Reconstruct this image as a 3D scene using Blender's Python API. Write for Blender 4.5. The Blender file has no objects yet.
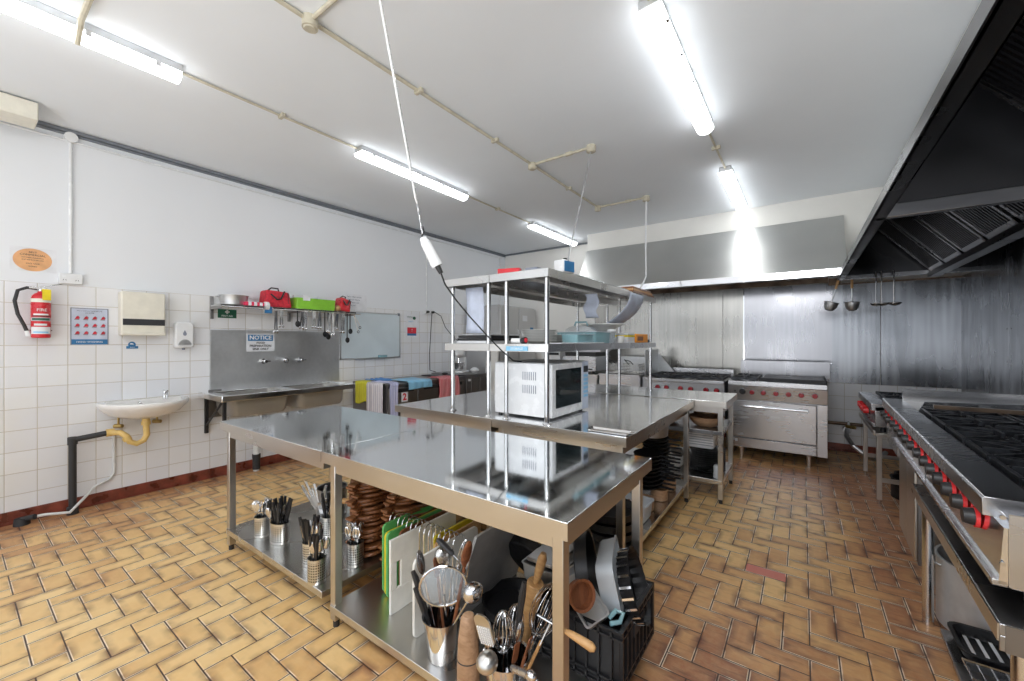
import bpy, math, random
from mathutils import Matrix, Vector, Euler
R=math.radians; PI=math.pi
random.seed(7)
SC=bpy.context.scene; COL=SC.collection
# ------------------------------------------------------------------ materials
def newmat(name):
    m=bpy.data.materials.new(name); m.use_nodes=True
    nt=m.node_tree; b=nt.nodes['Principled BSDF']; return m,nt,b
class G:
    def __init__(s,nt): s.nt=nt
    def n(s,t,**k):
        o=s.nt.nodes.new(t)
        for a,v in k.items(): setattr(o,a,v)
        return o
    def L(s,a,b): s.nt.links.new(a,b)
    def put(s,sock,v):
        if hasattr(v,'is_output') or isinstance(v,bpy.types.NodeSocket): s.nt.links.new(v,sock)
        else: sock.default_value=v
    def m(s,op,a,b=0.0,c=None,clamp=False):
        o=s.n('ShaderNodeMath',operation=op,use_clamp=clamp); s.put(o.inputs[0],a); s.put(o.inputs[1],b)
        if c is not None: s.put(o.inputs[2],c)
        return o.outputs[0]
    def mix(s,f,a,b,bt='MIX'):
        o=s.n('ShaderNodeMix',data_type='RGBA',blend_type=bt); s.put(o.inputs[0],f)
        s.put(o.inputs[6],a if not isinstance(a,tuple) else (*a,1)[:4]); s.put(o.inputs[7],b if not isinstance(b,tuple) else (*b,1)[:4])
        return o.outputs[2]
    def noise(s,vec,scale,detail=3,rough=.5,stretch=None):
        if stretch:
            mp=s.n('ShaderNodeMapping'); mp.inputs['Scale'].default_value=stretch; s.L(vec,mp.inputs[0]); vec=mp.outputs[0]
        o=s.n('ShaderNodeTexNoise'); o.inputs['Scale'].default_value=scale; o.inputs['Detail'].default_value=detail
        o.inputs['Roughness'].default_value=rough; s.L(vec,o.inputs['Vector']); return o.outputs[0]
    def ramp(s,f,stops):
        o=s.n('ShaderNodeValToRGB'); e=o.color_ramp.elements
        for i,(p,c) in enumerate(stops):
            if i>1: e.new(p)
            e[i].position=p; e[i].color=(*c,1)[:4]
        s.put(o.inputs[0],f); return o.outputs[0]
    def mr(s,v,a,b,c,d):
        o=s.n('ShaderNodeMapRange'); s.put(o.inputs[0],v)
        for i,x in enumerate((a,b,c,d)): o.inputs[i+1].default_value=x
        return o.outputs[0]
    def pos(s): return s.n('ShaderNodeNewGeometry').outputs['Position']
    def obj(s): return s.n('ShaderNodeTexCoord').outputs['Object']
    def bump(s,h,strength,dist,b):
        o=s.n('ShaderNodeBump'); o.inputs['Strength'].default_value=strength; o.inputs['Distance'].default_value=dist
        s.put(o.inputs['Height'],h); s.L(o.outputs[0],b.inputs['Normal']); return o
def plain(name,col,rough=.5,metal=0,var=.06,scale=14,bump=0,spec=None,coat=0):
    m,nt,b=newmat(name); g=G(nt); v=g.obj(); nz=g.noise(v,scale,4)
    d=tuple(max(0,c*(1-var*2.2)) for c in col); u=tuple(min(1,c*(1+var*1.4)) for c in col)
    g.L(g.ramp(nz,[(.3,d),(.7,u)]),b.inputs['Base Color'])
    g.L(g.mr(nz,.3,.7,max(.02,rough-.06),min(1,rough+.06)),b.inputs['Roughness'])
    b.inputs['Metallic'].default_value=metal
    if coat: b.inputs['Coat Weight'].default_value=coat
    if bump: g.bump(nz,bump,.01,b)
    return m
def steel(name,col=(.62,.62,.63),rough=.25,stretch=(60,2,60),var=.08,aniso=0,wav=0,blot=.06,tan=(0,0,1)):
    m,nt,b=newmat(name); g=G(nt); v=g.pos()
    fine=g.noise(v,4,0,.5,stretch); big=g.noise(v,1.5,2,.5)
    f=g.m('ADD',g.m('MULTIPLY',fine,.4 if aniso else .15),g.m('MULTIPLY',big,.6 if aniso else .85))
    d=tuple(c*(1-var*2) for c in col); u=tuple(min(1,c*(1+var*1.5)) for c in col)
    g.L(g.ramp(f,[(.32,d),(.68,u)]),b.inputs['Base Color'])
    g.L(g.m('ADD',g.mr(fine,.3,.7,rough-.015,rough+.015),g.mr(big,.3,.7,-blot,blot)),b.inputs['Roughness'])
    b.inputs['Metallic'].default_value=1
    if aniso:
        b.inputs['Anisotropic'].default_value=aniso
        c=g.n('ShaderNodeCombineXYZ')
        for i in range(3): c.inputs[i].default_value=tan[i]
        g.L(c.outputs[0],b.inputs['Tangent'])
    if wav:
        w=g.noise(v,1.6,2,.5,(1,1,.35)); g.bump(w,.25,wav,b)
    return m
M={}
M['steel']=steel('brushed_steel',(.64,.63,.61),.28,(1.5,1.5,.5),.03)
M['frame']=steel('frame_steel',(.62,.59,.55),.3,(2,9,9),.03,blot=.03)
M['top']=steel('polished_bench_steel',(.93,.96,.99),.075,(1,9,9),.02,wav=.004,blot=.02)
M['topdull']=steel('bench_steel',(.9,.91,.92),.12,(1,9,9),.03,wav=.005,blot=.03)
M['shelfdark']=steel('shelf_steel',(.42,.42,.43),.3,(1.5,1.5,1.5),.06)
M['underdark']=steel('shelf_underside_steel',(.26,.26,.27),.35,(2,60,60),.1)
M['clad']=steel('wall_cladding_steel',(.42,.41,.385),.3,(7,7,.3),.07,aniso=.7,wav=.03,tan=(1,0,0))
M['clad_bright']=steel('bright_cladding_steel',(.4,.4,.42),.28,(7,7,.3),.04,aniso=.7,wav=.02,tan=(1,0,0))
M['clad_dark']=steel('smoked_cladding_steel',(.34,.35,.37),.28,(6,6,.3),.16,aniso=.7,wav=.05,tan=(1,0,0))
M['hoodside']=steel('hood_face_steel',(.66,.66,.64),.36,(40,40,2),.04)
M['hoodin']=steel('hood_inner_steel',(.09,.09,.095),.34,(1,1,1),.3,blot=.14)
M['hoodlip']=steel('hood_lip_steel',(.3,.3,.31),.28,(2,8,8),.1)
M['greasy']=plain('greasy_brown_metal',(.16,.11,.075),.4,.6,.3,5)
M['chrome']=steel('chrome',(.75,.75,.76),.1,(2,2,2),.04,blot=.02)
M['pipe']=steel('tube_steel',(.72,.72,.72),.16,(2,2,1),.05,blot=.03)
M['rangefront']=steel('range_front_steel',(.56,.56,.575),.27,(2,9,9),.03)
M['alu']=steel('aluminium',(.62,.63,.64),.42,(8,8,8),.08)
M['palealu']=plain('dull_pale_aluminium',(.62,.63,.64),.45,.45,.06)
M['black']=plain('black_plastic',(.018,.018,.02),.38)
M['iron']=plain('cast_iron',(.02,.02,.022),.45,.3,.3,30,.3)
M['grate']=plain('dark_grate_iron',(.05,.053,.06),.35,.7,.3,30,.2)
M['rubber']=plain('black_rubber',(.03,.03,.032),.6)
M['white']=plain('white_enamel',(.82,.83,.84),.25,0,.02)
M['whitep']=plain('white_plastic',(.78,.79,.8),.35,0,.02)
M['cream']=plain('cream_plastic',(.78,.75,.65),.4,0,.03)
M['condcream']=plain('painted_conduit',(.56,.52,.41),.5,0,.08)
M['red']=plain('red_plastic',(.62,.02,.03),.3)
M['redknob']=plain('glossy_red_knob',(.75,.035,.04),.25)
M['redknobdark']=plain('dark_red_knob',(.4,.02,.03),.25)
M['bowlsteel']=plain('dull_pressed_steel',(.36,.35,.33),.35,.5,.05,4)
M['redfab']=plain('red_fabric',(.62,.03,.05),.8,0,.15,40,.2)
M['green']=plain('lime_green_plastic',(.27,.62,.05),.45)
M['bgreen']=plain('green_board',(.12,.45,.13),.45)
M['byellow']=plain('yellow_board',(.75,.62,.03),.45)
M['bwhite']=plain('white_board_plastic',(.78,.77,.72),.45,0,.04)
M['dgreen']=plain('dark_green_sign',(.02,.12,.07),.4)
M['blue']=plain('blue_print',(.03,.17,.38),.4)
M['sky']=plain('light_blue_print',(.25,.55,.78),.4)
M['paper']=plain('paper',(.76,.77,.8),.7,0,.03)
M['paperblue']=plain('bluish_paper',(.55,.6,.72),.7,0,.05)
M['orangep']=plain('orange_paper',(.78,.42,.2),.7)
M['orange']=plain('orange_pack',(.9,.33,.02),.4)
M['yellow']=plain('yellow_plastic',(.85,.68,.02),.5)
M['ink']=plain('black_ink',(.03,.03,.035),.6)
M['whiteink']=plain('white_ink',(.85,.85,.85),.6)
M['redink']=plain('red_ink',(.7,.03,.05),.6)
M['greyink']=plain('grey_ink',(.25,.27,.33),.6)
M['greytrim']=plain('grey_painted_trim',(.2,.22,.25),.5)
M['brownfill']=plain('red_brown_ceramic',(.21,.05,.03),.3,0,.3,9)
M['trap']=plain('aged_yellow_pvc',(.72,.5,.17),.35)
M['ceramic']=plain('white_ceramic',(.83,.82,.8),.12,0,.02)
M['hose']=plain('white_hose',(.7,.7,.68),.45)
M['brass']=plain('brass',(.5,.35,.12),.3,.9)
M['wboard']=plain('whiteboard_surface',(.62,.7,.74),.18,0,.03,3)
M['frig']=steel('grey_cabinet_steel',(.3,.29,.29),.33,(9,9,1),.04)
M['frigdoor']=steel('dark_door_steel',(.27,.25,.24),.38,(9,9,1),.04)
M['tallfridge']=steel('pale_cabinet_steel',(.6,.6,.6),.38,(9,9,1),.03)
M['plate']=plain('white_crockery',(.8,.8,.78),.15,0,.02)
M['ceil']=plain('painted_ceiling',(.8,.84,.885),.85,0,.012,1.2)
def glassy(name,col,alpha,rough=.1):
    m,nt,b=newmat(name); g=G(nt); nz=g.noise(g.obj(),8,3)
    g.L(g.ramp(nz,[(.3,tuple(c*.85 for c in col)),(.7,col)]),b.inputs['Base Color'])
    b.inputs['Roughness'].default_value=rough; b.inputs['Alpha'].default_value=alpha; return m
M['clear']=glassy('clear_plastic',(.6,.68,.75),.28)
M['clearteal']=glassy('teal_plastic',(.35,.6,.66),.7)
M['glassblk']=plain('dark_window_glass',(.012,.02,.022),.06)
M['clearw']=glassy('cloudy_plastic',(.75,.8,.85),.75,.3)
def wood(name,a,bc,rough=.45,sc=4):
    m,nt,b=newmat(name); g=G(nt); v=g.obj(); n1=g.noise(v,sc,5,.6,(3,18,18)); n2=g.noise(v,3,3)
    f=g.m('ADD',g.m('MULTIPLY',n1,.7),g.m('MULTIPLY',n2,.3))
    g.L(g.ramp(f,[(.35,a),(.65,bc)]),b.inputs['Base Color']); b.inputs['Roughness'].default_value=rough
    g.bump(n1,.15,.004,b); return m
M['wooddark']=wood('dark_stained_wood',(.06,.02,.01),(.34,.13,.045),.35)
M['woodlight']=wood('pale_wood',(.42,.22,.08),(.62,.37,.16))
M['woodred']=wood('red_brown_wood',(.16,.05,.02),(.32,.12,.05))
M['woodgrey']=wood('worn_beech_wood',(.3,.17,.09),(.48,.3,.18))
def cloth(name,a,b2,stripes=40,axis=1,mixw=.5):
    m,nt,b=newmat(name); g=G(nt); s=g.n('ShaderNodeSeparateXYZ'); g.L(g.pos(),s.inputs[0])
    w=g.m('SINE',g.m('MULTIPLY',s.outputs[axis],stripes*6.283)); w2=g.m('SINE',g.m('MULTIPLY',s.outputs[2],stripes*6.283))
    f=g.m('MULTIPLY',g.m('GREATER_THAN',w,.1),mixw)
    g.L(g.mix(f,a,b2),b.inputs['Base Color']); b.inputs['Roughness'].default_value=.9
    g.bump(g.noise(g.pos(),60,3),.4,.003,b); return m
M['clothyellow']=cloth('yellow_cloth',(.72,.68,.06),(.6,.55,.03),60)
M['clothred']=cloth('red_check_cloth',(.55,.06,.08),(.75,.5,.5),45,1,.7)
M['clothstripe']=cloth('striped_towel',(.72,.7,.72),(.4,.35,.45),35,0,.6)
M['clothblue']=cloth('blue_cloth',(.08,.25,.6),(.2,.4,.75),30)
M['clothlilac']=cloth('lilac_towel',(.55,.56,.75),(.35,.36,.6),25)
# caddy: perforated steel
def perf():
    m,nt,b=newmat('perforated_steel'); g=G(nt); s=g.n('ShaderNodeSeparateXYZ'); g.L(g.obj(),s.inputs[0])
    x,y,z=s.outputs
    a=g.m('MULTIPLY',g.m('ARCTAN2',y,x),26/6.2832); fz=g.m('MULTIPLY',z,75)
    du=g.m('ABSOLUTE',g.m('SUBTRACT',g.m('FRACT',a),.5)); dv=g.m('ABSOLUTE',g.m('SUBTRACT',g.m('FRACT',fz),.5))
    hole=g.m('MULTIPLY',g.m('LESS_THAN',du,.27),g.m('LESS_THAN',dv,.27))
    band=g.m('MULTIPLY',g.m('GREATER_THAN',z,.015),g.m('LESS_THAN',z,.112))
    h=g.m('MULTIPLY',hole,band)
    g.L(g.mix(h,(.72,.72,.7),(.01,.01,.01)),b.inputs['Base Color']); g.L(g.m('SUBTRACT',1.0,h),b.inputs['Metallic'])
    b.inputs['Roughness'].default_value=.3; return m
M['perf']=perf()
def emis(name,col,s):
    m,nt,b=newmat(name); g=G(nt); b.inputs['Base Color'].default_value=(*col,1)
    nz=g.noise(g.obj(),3,2); g.L(g.ramp(nz,[(0,tuple(c*.97 for c in col)),(1,col)]),b.inputs['Emission Color']); b.inputs['Emission Strength'].default_value=s; return m
M['tube']=emis('lit_diffuser',(.97,.99,1),8.5)
# floor: herringbone quarry tiles
def floor_mat():
    m,nt,b=newmat('herringbone_quarry_tiles'); g=G(nt); P=g.pos(); s=g.n('ShaderNodeSeparateXYZ'); g.L(P,s.inputs[0])
    W=.1046; x=g.m('DIVIDE',g.m('SUBTRACT',s.outputs[0],.025-40*W),W); y=g.m('DIVIDE',g.m('SUBTRACT',s.outputs[1],2.415-60*W),W)
    i=g.m('FLOOR',x); j=g.m('FLOOR',y); fu=g.m('FRACT',x); fv=g.m('FRACT',y)
    k=g.m('FLOORED_MODULO',g.m('SUBTRACT',g.m('SUBTRACT',j,60.0),g.m('SUBTRACT',i,40.0)),4.0)
    eq=lambda v:g.m('COMPARE',k,v,.1)
    k0,k1,k2,k3=eq(0.),eq(1.),eq(2.),eq(3.)
    dl=g.m('ADD',fu,g.m('MULTIPLY',k2,5.)); dr=g.m('ADD',g.m('SUBTRACT',1.,fu),g.m('MULTIPLY',k3,5.))
    db=g.m('ADD',fv,g.m('MULTIPLY',k1,5.)); dt=g.m('ADD',g.m('SUBTRACT',1.,fv),g.m('MULTIPLY',k0,5.))
    mn=g.m('MINIMUM',g.m('MINIMUM',dl,dr),g.m('MINIMUM',db,dt))
    ii=g.m('SUBTRACT',i,k2); jj=g.m('SUBTRACT',j,k1)
    c=g.n('ShaderNodeCombineXYZ'); g.L(ii,c.inputs[0]); g.L(jj,c.inputs[1])
    wn=g.n('ShaderNodeTexWhiteNoise',noise_dimensions='2D'); g.L(c.outputs[0],wn.inputs['Vector']); rnd=wn.outputs[0]
    # fired tone: yellow ochre in trafficked places, red-brown elsewhere
    big=g.noise(P,.55,2,.5); mid=g.noise(P,3.0,4,.6); fine=g.noise(P,22,5,.65); streak=g.noise(P,7,4,.6,(1,5,1))
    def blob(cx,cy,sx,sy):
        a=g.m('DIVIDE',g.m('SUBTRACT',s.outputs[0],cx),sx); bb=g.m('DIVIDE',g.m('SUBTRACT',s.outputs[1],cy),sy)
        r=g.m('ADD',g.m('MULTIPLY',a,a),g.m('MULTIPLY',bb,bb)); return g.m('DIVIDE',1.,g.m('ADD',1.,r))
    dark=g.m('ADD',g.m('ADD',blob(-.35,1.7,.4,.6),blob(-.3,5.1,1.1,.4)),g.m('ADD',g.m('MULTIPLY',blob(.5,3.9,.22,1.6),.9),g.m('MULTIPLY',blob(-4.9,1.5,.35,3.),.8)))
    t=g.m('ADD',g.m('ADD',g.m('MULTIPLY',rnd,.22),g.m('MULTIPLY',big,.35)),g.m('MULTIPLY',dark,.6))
    t=g.m('ADD',t,g.m('MULTIPLY',g.m('SUBTRACT',mid,.5),.45))
    base=g.ramp(t,[(.22,(.88,.62,.29)),(.38,(.78,.50,.20)),(.56,(.60,.31,.12)),(.86,(.36,.13,.05))])
    base=g.mix(g.m('MULTIPLY',g.mr(fine,.3,.75,0,1),.28),base,(.85,.66,.38))
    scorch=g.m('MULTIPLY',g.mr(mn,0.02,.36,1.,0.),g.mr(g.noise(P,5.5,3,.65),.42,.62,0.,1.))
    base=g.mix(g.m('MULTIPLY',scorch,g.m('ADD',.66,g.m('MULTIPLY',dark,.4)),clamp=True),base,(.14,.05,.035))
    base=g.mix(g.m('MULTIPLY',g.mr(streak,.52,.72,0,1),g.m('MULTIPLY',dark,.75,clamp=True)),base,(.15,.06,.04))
    # one replacement tile in pink
    pk=g.m('MULTIPLY',g.m('COMPARE',ii,37.,.1),g.m('COMPARE',jj,64.,.1))
    pk=g.m('MULTIPLY',pk,g.m('ADD',k2,k3)); base=g.mix(pk,base,(.62,.2,.15))
    grout=g.m('LESS_THAN',mn,.026); lightedge=g.m('MULTIPLY',g.m('LESS_THAN',mn,.062),g.mr(g.noise(P,7,2),.44,.56,0,.7))
    base=g.mix(lightedge,base,(.95,.82,.62))
    base=g.mix(grout,base,(.07,.035,.025))
    g.L(base,b.inputs['Base Color'])
    g.L(g.mr(fine,.3,.7,.32,.5),b.inputs['Roughness'])
    h=g.m('ADD',g.mr(mn,0.,.09,0.,1.),g.m('MULTIPLY',fine,.12)); g.bump(h,.55,.004,b); return m
M['floor']=floor_mat()
def tilewall(name,axis,off,top,upper):
    m,nt,b=newmat(name); g=G(nt); P=g.pos(); s=g.n('ShaderNodeSeparateXYZ'); g.L(P,s.inputs[0])
    W=.1634; u=g.m('DIVIDE',g.m('SUBTRACT',s.outputs[axis],off-40*W),W); v=g.m('DIVIDE',g.m('SUBTRACT',s.outputs[2],top-20*W),W)
    fu=g.m('FRACT',u); fv=g.m('FRACT',v)
    mn=g.m('MINIMUM',g.m('MINIMUM',fu,g.m('SUBTRACT',1.,fu)),g.m('MINIMUM',fv,g.m('SUBTRACT',1.,fv)))
    c=g.n('ShaderNodeCombineXYZ'); g.L(g.m('FLOOR',u),c.inputs[0]); g.L(g.m('FLOOR',v),c.inputs[1])
    wn=g.n('ShaderNodeTexWhiteNoise',noise_dimensions='2D'); g.L(c.outputs[0],wn.inputs['Vector'])
    tile=g.ramp(wn.outputs[0],[(0,(.76,.77,.8)),(1,(.83,.84,.86))])
    tile=g.mix(g.mr(g.noise(P,2.2,3),.5,.72,0,.35),tile,(.82,.79,.7))
    tile=g.mix(g.m('LESS_THAN',mn,.014),tile,(.55,.51,.44))
    ist=g.m('LESS_THAN',s.outputs[2],top)
    wallc=g.ramp(g.noise(P,1.1,3),[(.3,tuple(x*.97 for x in upper)),(.7,upper)])
    g.L(g.mix(ist,wallc,tile),b.inputs['Base Color'])
    g.L(g.m('SUBTRACT',.75,g.m('MULTIPLY',ist,.6)),b.inputs['Roughness'])
    h=g.m('MULTIPLY',g.mr(mn,0.,.03,0.,1.),ist); g.bump(h,.4,.003,b); return m
M['wall_l']=tilewall('left_wall_paint_and_tiles',1,.26,1.853,(.79,.81,.84))
M['wall_b']=tilewall('back_wall_paint_and_tiles',0,.261,.862,(.8,.79,.76))
M['bulk']=plain('cream_painted_plaster',(.82,.81,.77),.75,0,.02,2)
# ------------------------------------------------------------------ mesh builder
OFF={}
class MB:
    def __init__(s): s.v=[]; s.f=[]; s.T=Matrix.Identity(4)
    def add(s,vs,fs):
        o=len(s.v); s.v+=[s.T@Vector(p) for p in vs]; s.f+=[tuple(i+o for i in q) for q in fs]; return s
    def box(s,x0,y0,z0,x1,y1,z1):
        x0,x1=sorted((x0,x1)); y0,y1=sorted((y0,y1)); z0,z1=sorted((z0,z1))
        return s.add([(x0,y0,z0),(x1,y0,z0),(x1,y1,z0),(x0,y1,z0),(x0,y0,z1),(x1,y0,z1),(x1,y1,z1),(x0,y1,z1)],
          [(0,3,2,1),(4,5,6,7),(0,1,5,4),(1,2,6,5),(2,3,7,6),(3,0,4,7)])
    def obox(s,c,sz,eul=(0,0,0)):
        T=s.T; s.T=T@Matrix.Translation(c)@Euler(eul).to_matrix().to_4x4()
        a,b,d=sz; s.box(-a/2,-b/2,-d/2,a/2,b/2,d/2); s.T=T; return s
    def hexa(s,b,t): # bottom 4 pts, top 4 pts
        return s.add(list(b)+list(t),[(0,3,2,1),(4,5,6,7),(0,1,5,4),(1,2,6,5),(2,3,7,6),(3,0,4,7)])
    def cyl(s,p0,p1,r0,r1=None,n=16,cap=True):
        r1=r0 if r1 is None else r1; p0=Vector(p0); p1=Vector(p1); d=(p1-p0)
        if d.length<1e-6: return s
        q=d.to_track_quat('Z','Y').to_matrix()
        vs=[]; 
        for p,r in ((p0,r0),(p1,r1)):
            for k in range(n): a=2*PI*k/n; vs.append(p+q@Vector((math.cos(a)*r,math.sin(a)*r,0)))
        fs=[(k,(k+1)%n,n+(k+1)%n,n+k) for k in range(n)]
        if cap: fs+=[tuple(range(n-1,-1,-1)),tuple(range(n,2*n))]
        return s.add(vs,fs)
    def tube(s,pts,r,n=8,closed=False):
        pts=[Vector(p) for p in pts]; m=len(pts); vs=[]; up=None
        for i,p in enumerate(pts):
            a=pts[(i-1)%m] if (closed or i>0) else p; b=pts[(i+1)%m] if (closed or i<m-1) else p
            t=(b-a).normalized()
            if up is None: up=t.orthogonal().normalized()
            up=(up-t*up.dot(t)); up=up.normalized() if up.length>1e-5 else t.orthogonal().normalized()
            w=t.cross(up); rr=r[i] if isinstance(r,(list,tuple)) else r
            for k in range(n): an=2*PI*k/n; vs.append(p+up*math.cos(an)*rr+w*math.sin(an)*rr)
        fs=[]
        for i in range(m if closed else m-1):
            j=(i+1)%m
            for k in range(n): fs.append((i*n+k,i*n+(k+1)%n,j*n+(k+1)%n,j*n+k))
        if not closed: fs+=[tuple(range(n-1,-1,-1)),tuple(range((m-1)*n,m*n))]
        return s.add(vs,fs)
    def lathe(s,prof,c=(0,0,0),n=24,sx=1,sy=1):
        vs=[];fs=[];m=len(prof)
        for r,z in prof:
            for k in range(n): a=2*PI*k/n; vs.append((c[0]+math.cos(a)*r*sx,c[1]+math.sin(a)*r*sy,c[2]+z))
        for i in range(m-1):
            for k in range(n): fs.append((i*n+k,i*n+(k+1)%n,(i+1)*n+(k+1)%n,(i+1)*n+k))
        if prof[0][0]>1e-4: fs.append(tuple(range(n-1,-1,-1)))
        if prof[-1][0]>1e-4: fs.append(tuple(range((m-1)*n,m*n)))
        return s.add(vs,fs)
    def ell(s,c,rx,ry,rz,n=16,h=10,z0=-1,z1=1):
        pr=[]
        a0=math.asin(z0);a1=math.asin(z1)
        vs=[];fs=[]
        for i in range(h+1):
            a=a0+(a1-a0)*i/h
            for k in range(n): t=2*PI*k/n; vs.append((c[0]+rx*math.cos(a)*math.cos(t),c[1]+ry*math.cos(a)*math.sin(t),c[2]+rz*math.sin(a)))
        for i in range(h):
            for k in range(n): fs.append((i*n+k,i*n+(k+1)%n,(i+1)*n+(k+1)%n,(i+1)*n+k))
        return s.add(vs,fs)
    def ext(s,poly,d,plane='XY',o=0):
        # poly 2D, extruded by d from o along the third axis
        def mp(a,b,c): return {'XY':(a,b,c),'XZ':(a,c,b),'YZ':(c,a,b)}[plane]
        n=len(poly); vs=[mp(a,b,o) for a,b in poly]+[mp(a,b,o+d) for a,b in poly]
        return s.add(vs,[tuple(range(n-1,-1,-1)),tuple(range(n,2*n))]+[(k,(k+1)%n,n+(k+1)%n,n+k) for k in range(n)])
    def grid(s,fn,nu,nv,th=0):
        vs=[fn(i/nu,j/nv) for i in range(nu+1) for j in range(nv+1)]
        return s.add(vs,[(i*(nv+1)+j,(i+1)*(nv+1)+j,(i+1)*(nv+1)+j+1,i*(nv+1)+j+1) for i in range(nu) for j in range(nv)])
    def build(s,name,mat,parent=None,loc=None,bev=0,smooth=35,solid=0,seg=2):
        off=Vector((0,0,0))
        if parent is not None: off=OFF.get(parent.name,off)
        elif loc is not None: off=Vector(loc)
        me=bpy.data.meshes.new(name); me.from_pydata([tuple(p-off) for p in s.v],[],s.f); me.update()
        import bmesh
        bm=bmesh.new(); bm.from_mesh(me); bmesh.ops.recalc_face_normals(bm,faces=bm.faces); bm.to_mesh(me); bm.free()
        me.materials.append(mat)
        if smooth:
            me.polygons.foreach_set('use_smooth',[True]*len(me.polygons)); me.set_sharp_from_angle(angle=R(smooth))
        o=bpy.data.objects.new(name,me); COL.objects.link(o)
        if solid: md=o.modifiers.new('solid','SOLIDIFY'); md.thickness=solid; md.offset=0
        if bev: md=o.modifiers.new('bev','BEVEL'); md.width=bev; md.segments=seg; md.limit_method='ANGLE'; md.angle_limit=R(40)
        if parent is not None: o.parent=parent; OFF[o.name]=off
        elif loc is not None: o.location=loc; OFF[o.name]=off
        return o
def tag(o,label,cat,group=None,kind=None):
    if label: o['label']=label
    if cat: o['category']=cat
    if group: o['group']=group
    if kind: o['kind']=kind
    return o
def thing(name,label,cat,loc=(0,0,0),world=True,group=None,rz=0):
    o=bpy.data.objects.new(name,None); o.empty_display_size=.05; COL.objects.link(o); o.location=loc; o.rotation_euler=(0,0,rz)
    OFF[o.name]=Vector(loc) if world else Vector((0,0,0))
    return tag(o,label,cat,group)
def solo(mb,name,mat,label,cat,loc,group=None,**k): return tag(mb.build(name,mat,None,loc,**k),label,cat,group)
def struct(mb,name,mat,loc=(0,0,0),**k): o=mb.build(name,mat,None,loc,**k); o['kind']='structure'; return o
KIDS={}
def dup(root,loc,rot=(0,0,0),label=None,group=None,scale=None):
    def rec(o,par):
        c=o.copy(); COL.objects.link(c)
        if par is not None: c.parent=par
        for ch in [x for x in bpy.data.objects if x.parent==o]: rec(ch,c)
        return c
    r=rec(root,None); r.location=loc; r.rotation_euler=rot
    if label: r['label']=label
    if group: r['group']=group
    if scale: r.scale=scale
    return r
def text(body,size,mat,parent,origin,xd,yd,name='lettering',align='CENTER',ext=.0006,sx=1,bold=0):
    cu=bpy.data.curves.new(name,'FONT'); cu.body=body; cu.size=size; cu.align_x=align; cu.align_y='CENTER'; cu.extrude=ext; cu.resolution_u=2; cu.offset=bold
    t=bpy.data.objects.new(name,cu); COL.objects.link(t)
    dg=bpy.context.evaluated_depsgraph_get(); me=bpy.data.meshes.new_from_object(t.evaluated_get(dg)); bpy.data.objects.remove(t); 
    xd=Vector(xd).normalized(); yd=Vector(yd).normalized(); zd=xd.cross(yd)
    Mx=Matrix((( xd.x*sx,yd.x,zd.x,0),(xd.y*sx,yd.y,zd.y,0),(xd.z*sx,yd.z,zd.z,0),(0,0,0,1)))
    off=OFF.get(parent.name,Vector((0,0,0))) if parent else Vector((0,0,0))
    me.transform(Matrix.Translation(Vector(origin)-off)@Mx); me.materials.clear(); me.materials.append(mat)
    o=bpy.data.objects.new(name,me); COL.objects.link(o); o.parent=parent; OFF[o.name]=off; return o
def wtext(body,size,mat,parent,y,z,x=-4.89,**k): return text(body,size,mat,parent,(x,y,z),(0,1,0),(0,0,1),**k)
def rr(x0,y0,x1,y1,r,n=5):
    pts=[]
    for cx,cy,a0 in ((x1-r,y1-r,0),(x0+r,y1-r,90),(x0+r,y0+r,180),(x1-r,y0+r,270)):
        for k in range(n+1): a=R(a0+90*k/n); pts.append((cx+r*math.cos(a),cy+r*math.sin(a)))
    return pts
def arc(c,r,a0,a1,n=10,plane='XZ'):
    o=[]
    for k in range(n+1):
        a=R(a0+(a1-a0)*k/n); u=math.cos(a)*r; v=math.sin(a)*r
        o.append((c[0]+u,c[1],c[2]+v) if plane=='XZ' else (c[0],c[1]+u,c[2]+v) if plane=='YZ' else (c[0]+u,c[1]+v,c[2]))
    return o
# ------------------------------------------------------------------ room
CZ=3.13; LX=-4.9; BY=6.6; RX=1.44
struct(MB().box(LX-.1,-2.2,-.1,RX+.1,BY+.1,0),'floor',M['floor'],smooth=0)
struct(MB().box(LX-.1,-2.2,CZ,RX+.1,BY+.1,CZ+.1),'ceiling',M['ceil'],smooth=0)
struct(MB().box(LX-.1,-2.2,0,LX,BY,CZ),'wall_left',M['wall_l'],smooth=0)
struct(MB().box(LX-.1,BY,0,RX+.1,BY+.1,CZ),'wall_back',M['wall_b'],smooth=0)
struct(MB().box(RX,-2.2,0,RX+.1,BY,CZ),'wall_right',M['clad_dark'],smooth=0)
struct(MB().box(-2.87,6.13,2.87,.385,BY,CZ).box(.385,6.13,2.12,RX,BY,CZ),'trim_3',M['bulk'],smooth=0)
struct(MB().box(LX,-2.2,0,LX+.012,BY,.1),'baseboard_left',M['brownfill'],bev=.003)
struct(MB().box(LX+.012,BY-.012,0,RX,BY,.1),'baseboard_back',M['brownfill'],bev=.003)
struct(MB().box(LX,-2.2,CZ-.03,LX+.03,BY,CZ-.004).box(LX,-2.2,CZ-.05,LX+.015,BY,CZ-.034),'trim_1',M['greytrim'])
struct(MB().box(LX+.03,BY-.03,CZ-.03,-2.87,BY,CZ-.004),'trim_2',M['greytrim'])
# camera
cam=bpy.data.cameras.new('camera'); co=bpy.data.objects.new('camera',cam); COL.objects.link(co)
co.location=(0,0,1.4); co.rotation_euler=(R(90),0,R(35.618)); cam.sensor_width=36; cam.lens=406.2/1024*36; cam.clip_start=.05
SC.camera=co
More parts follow.
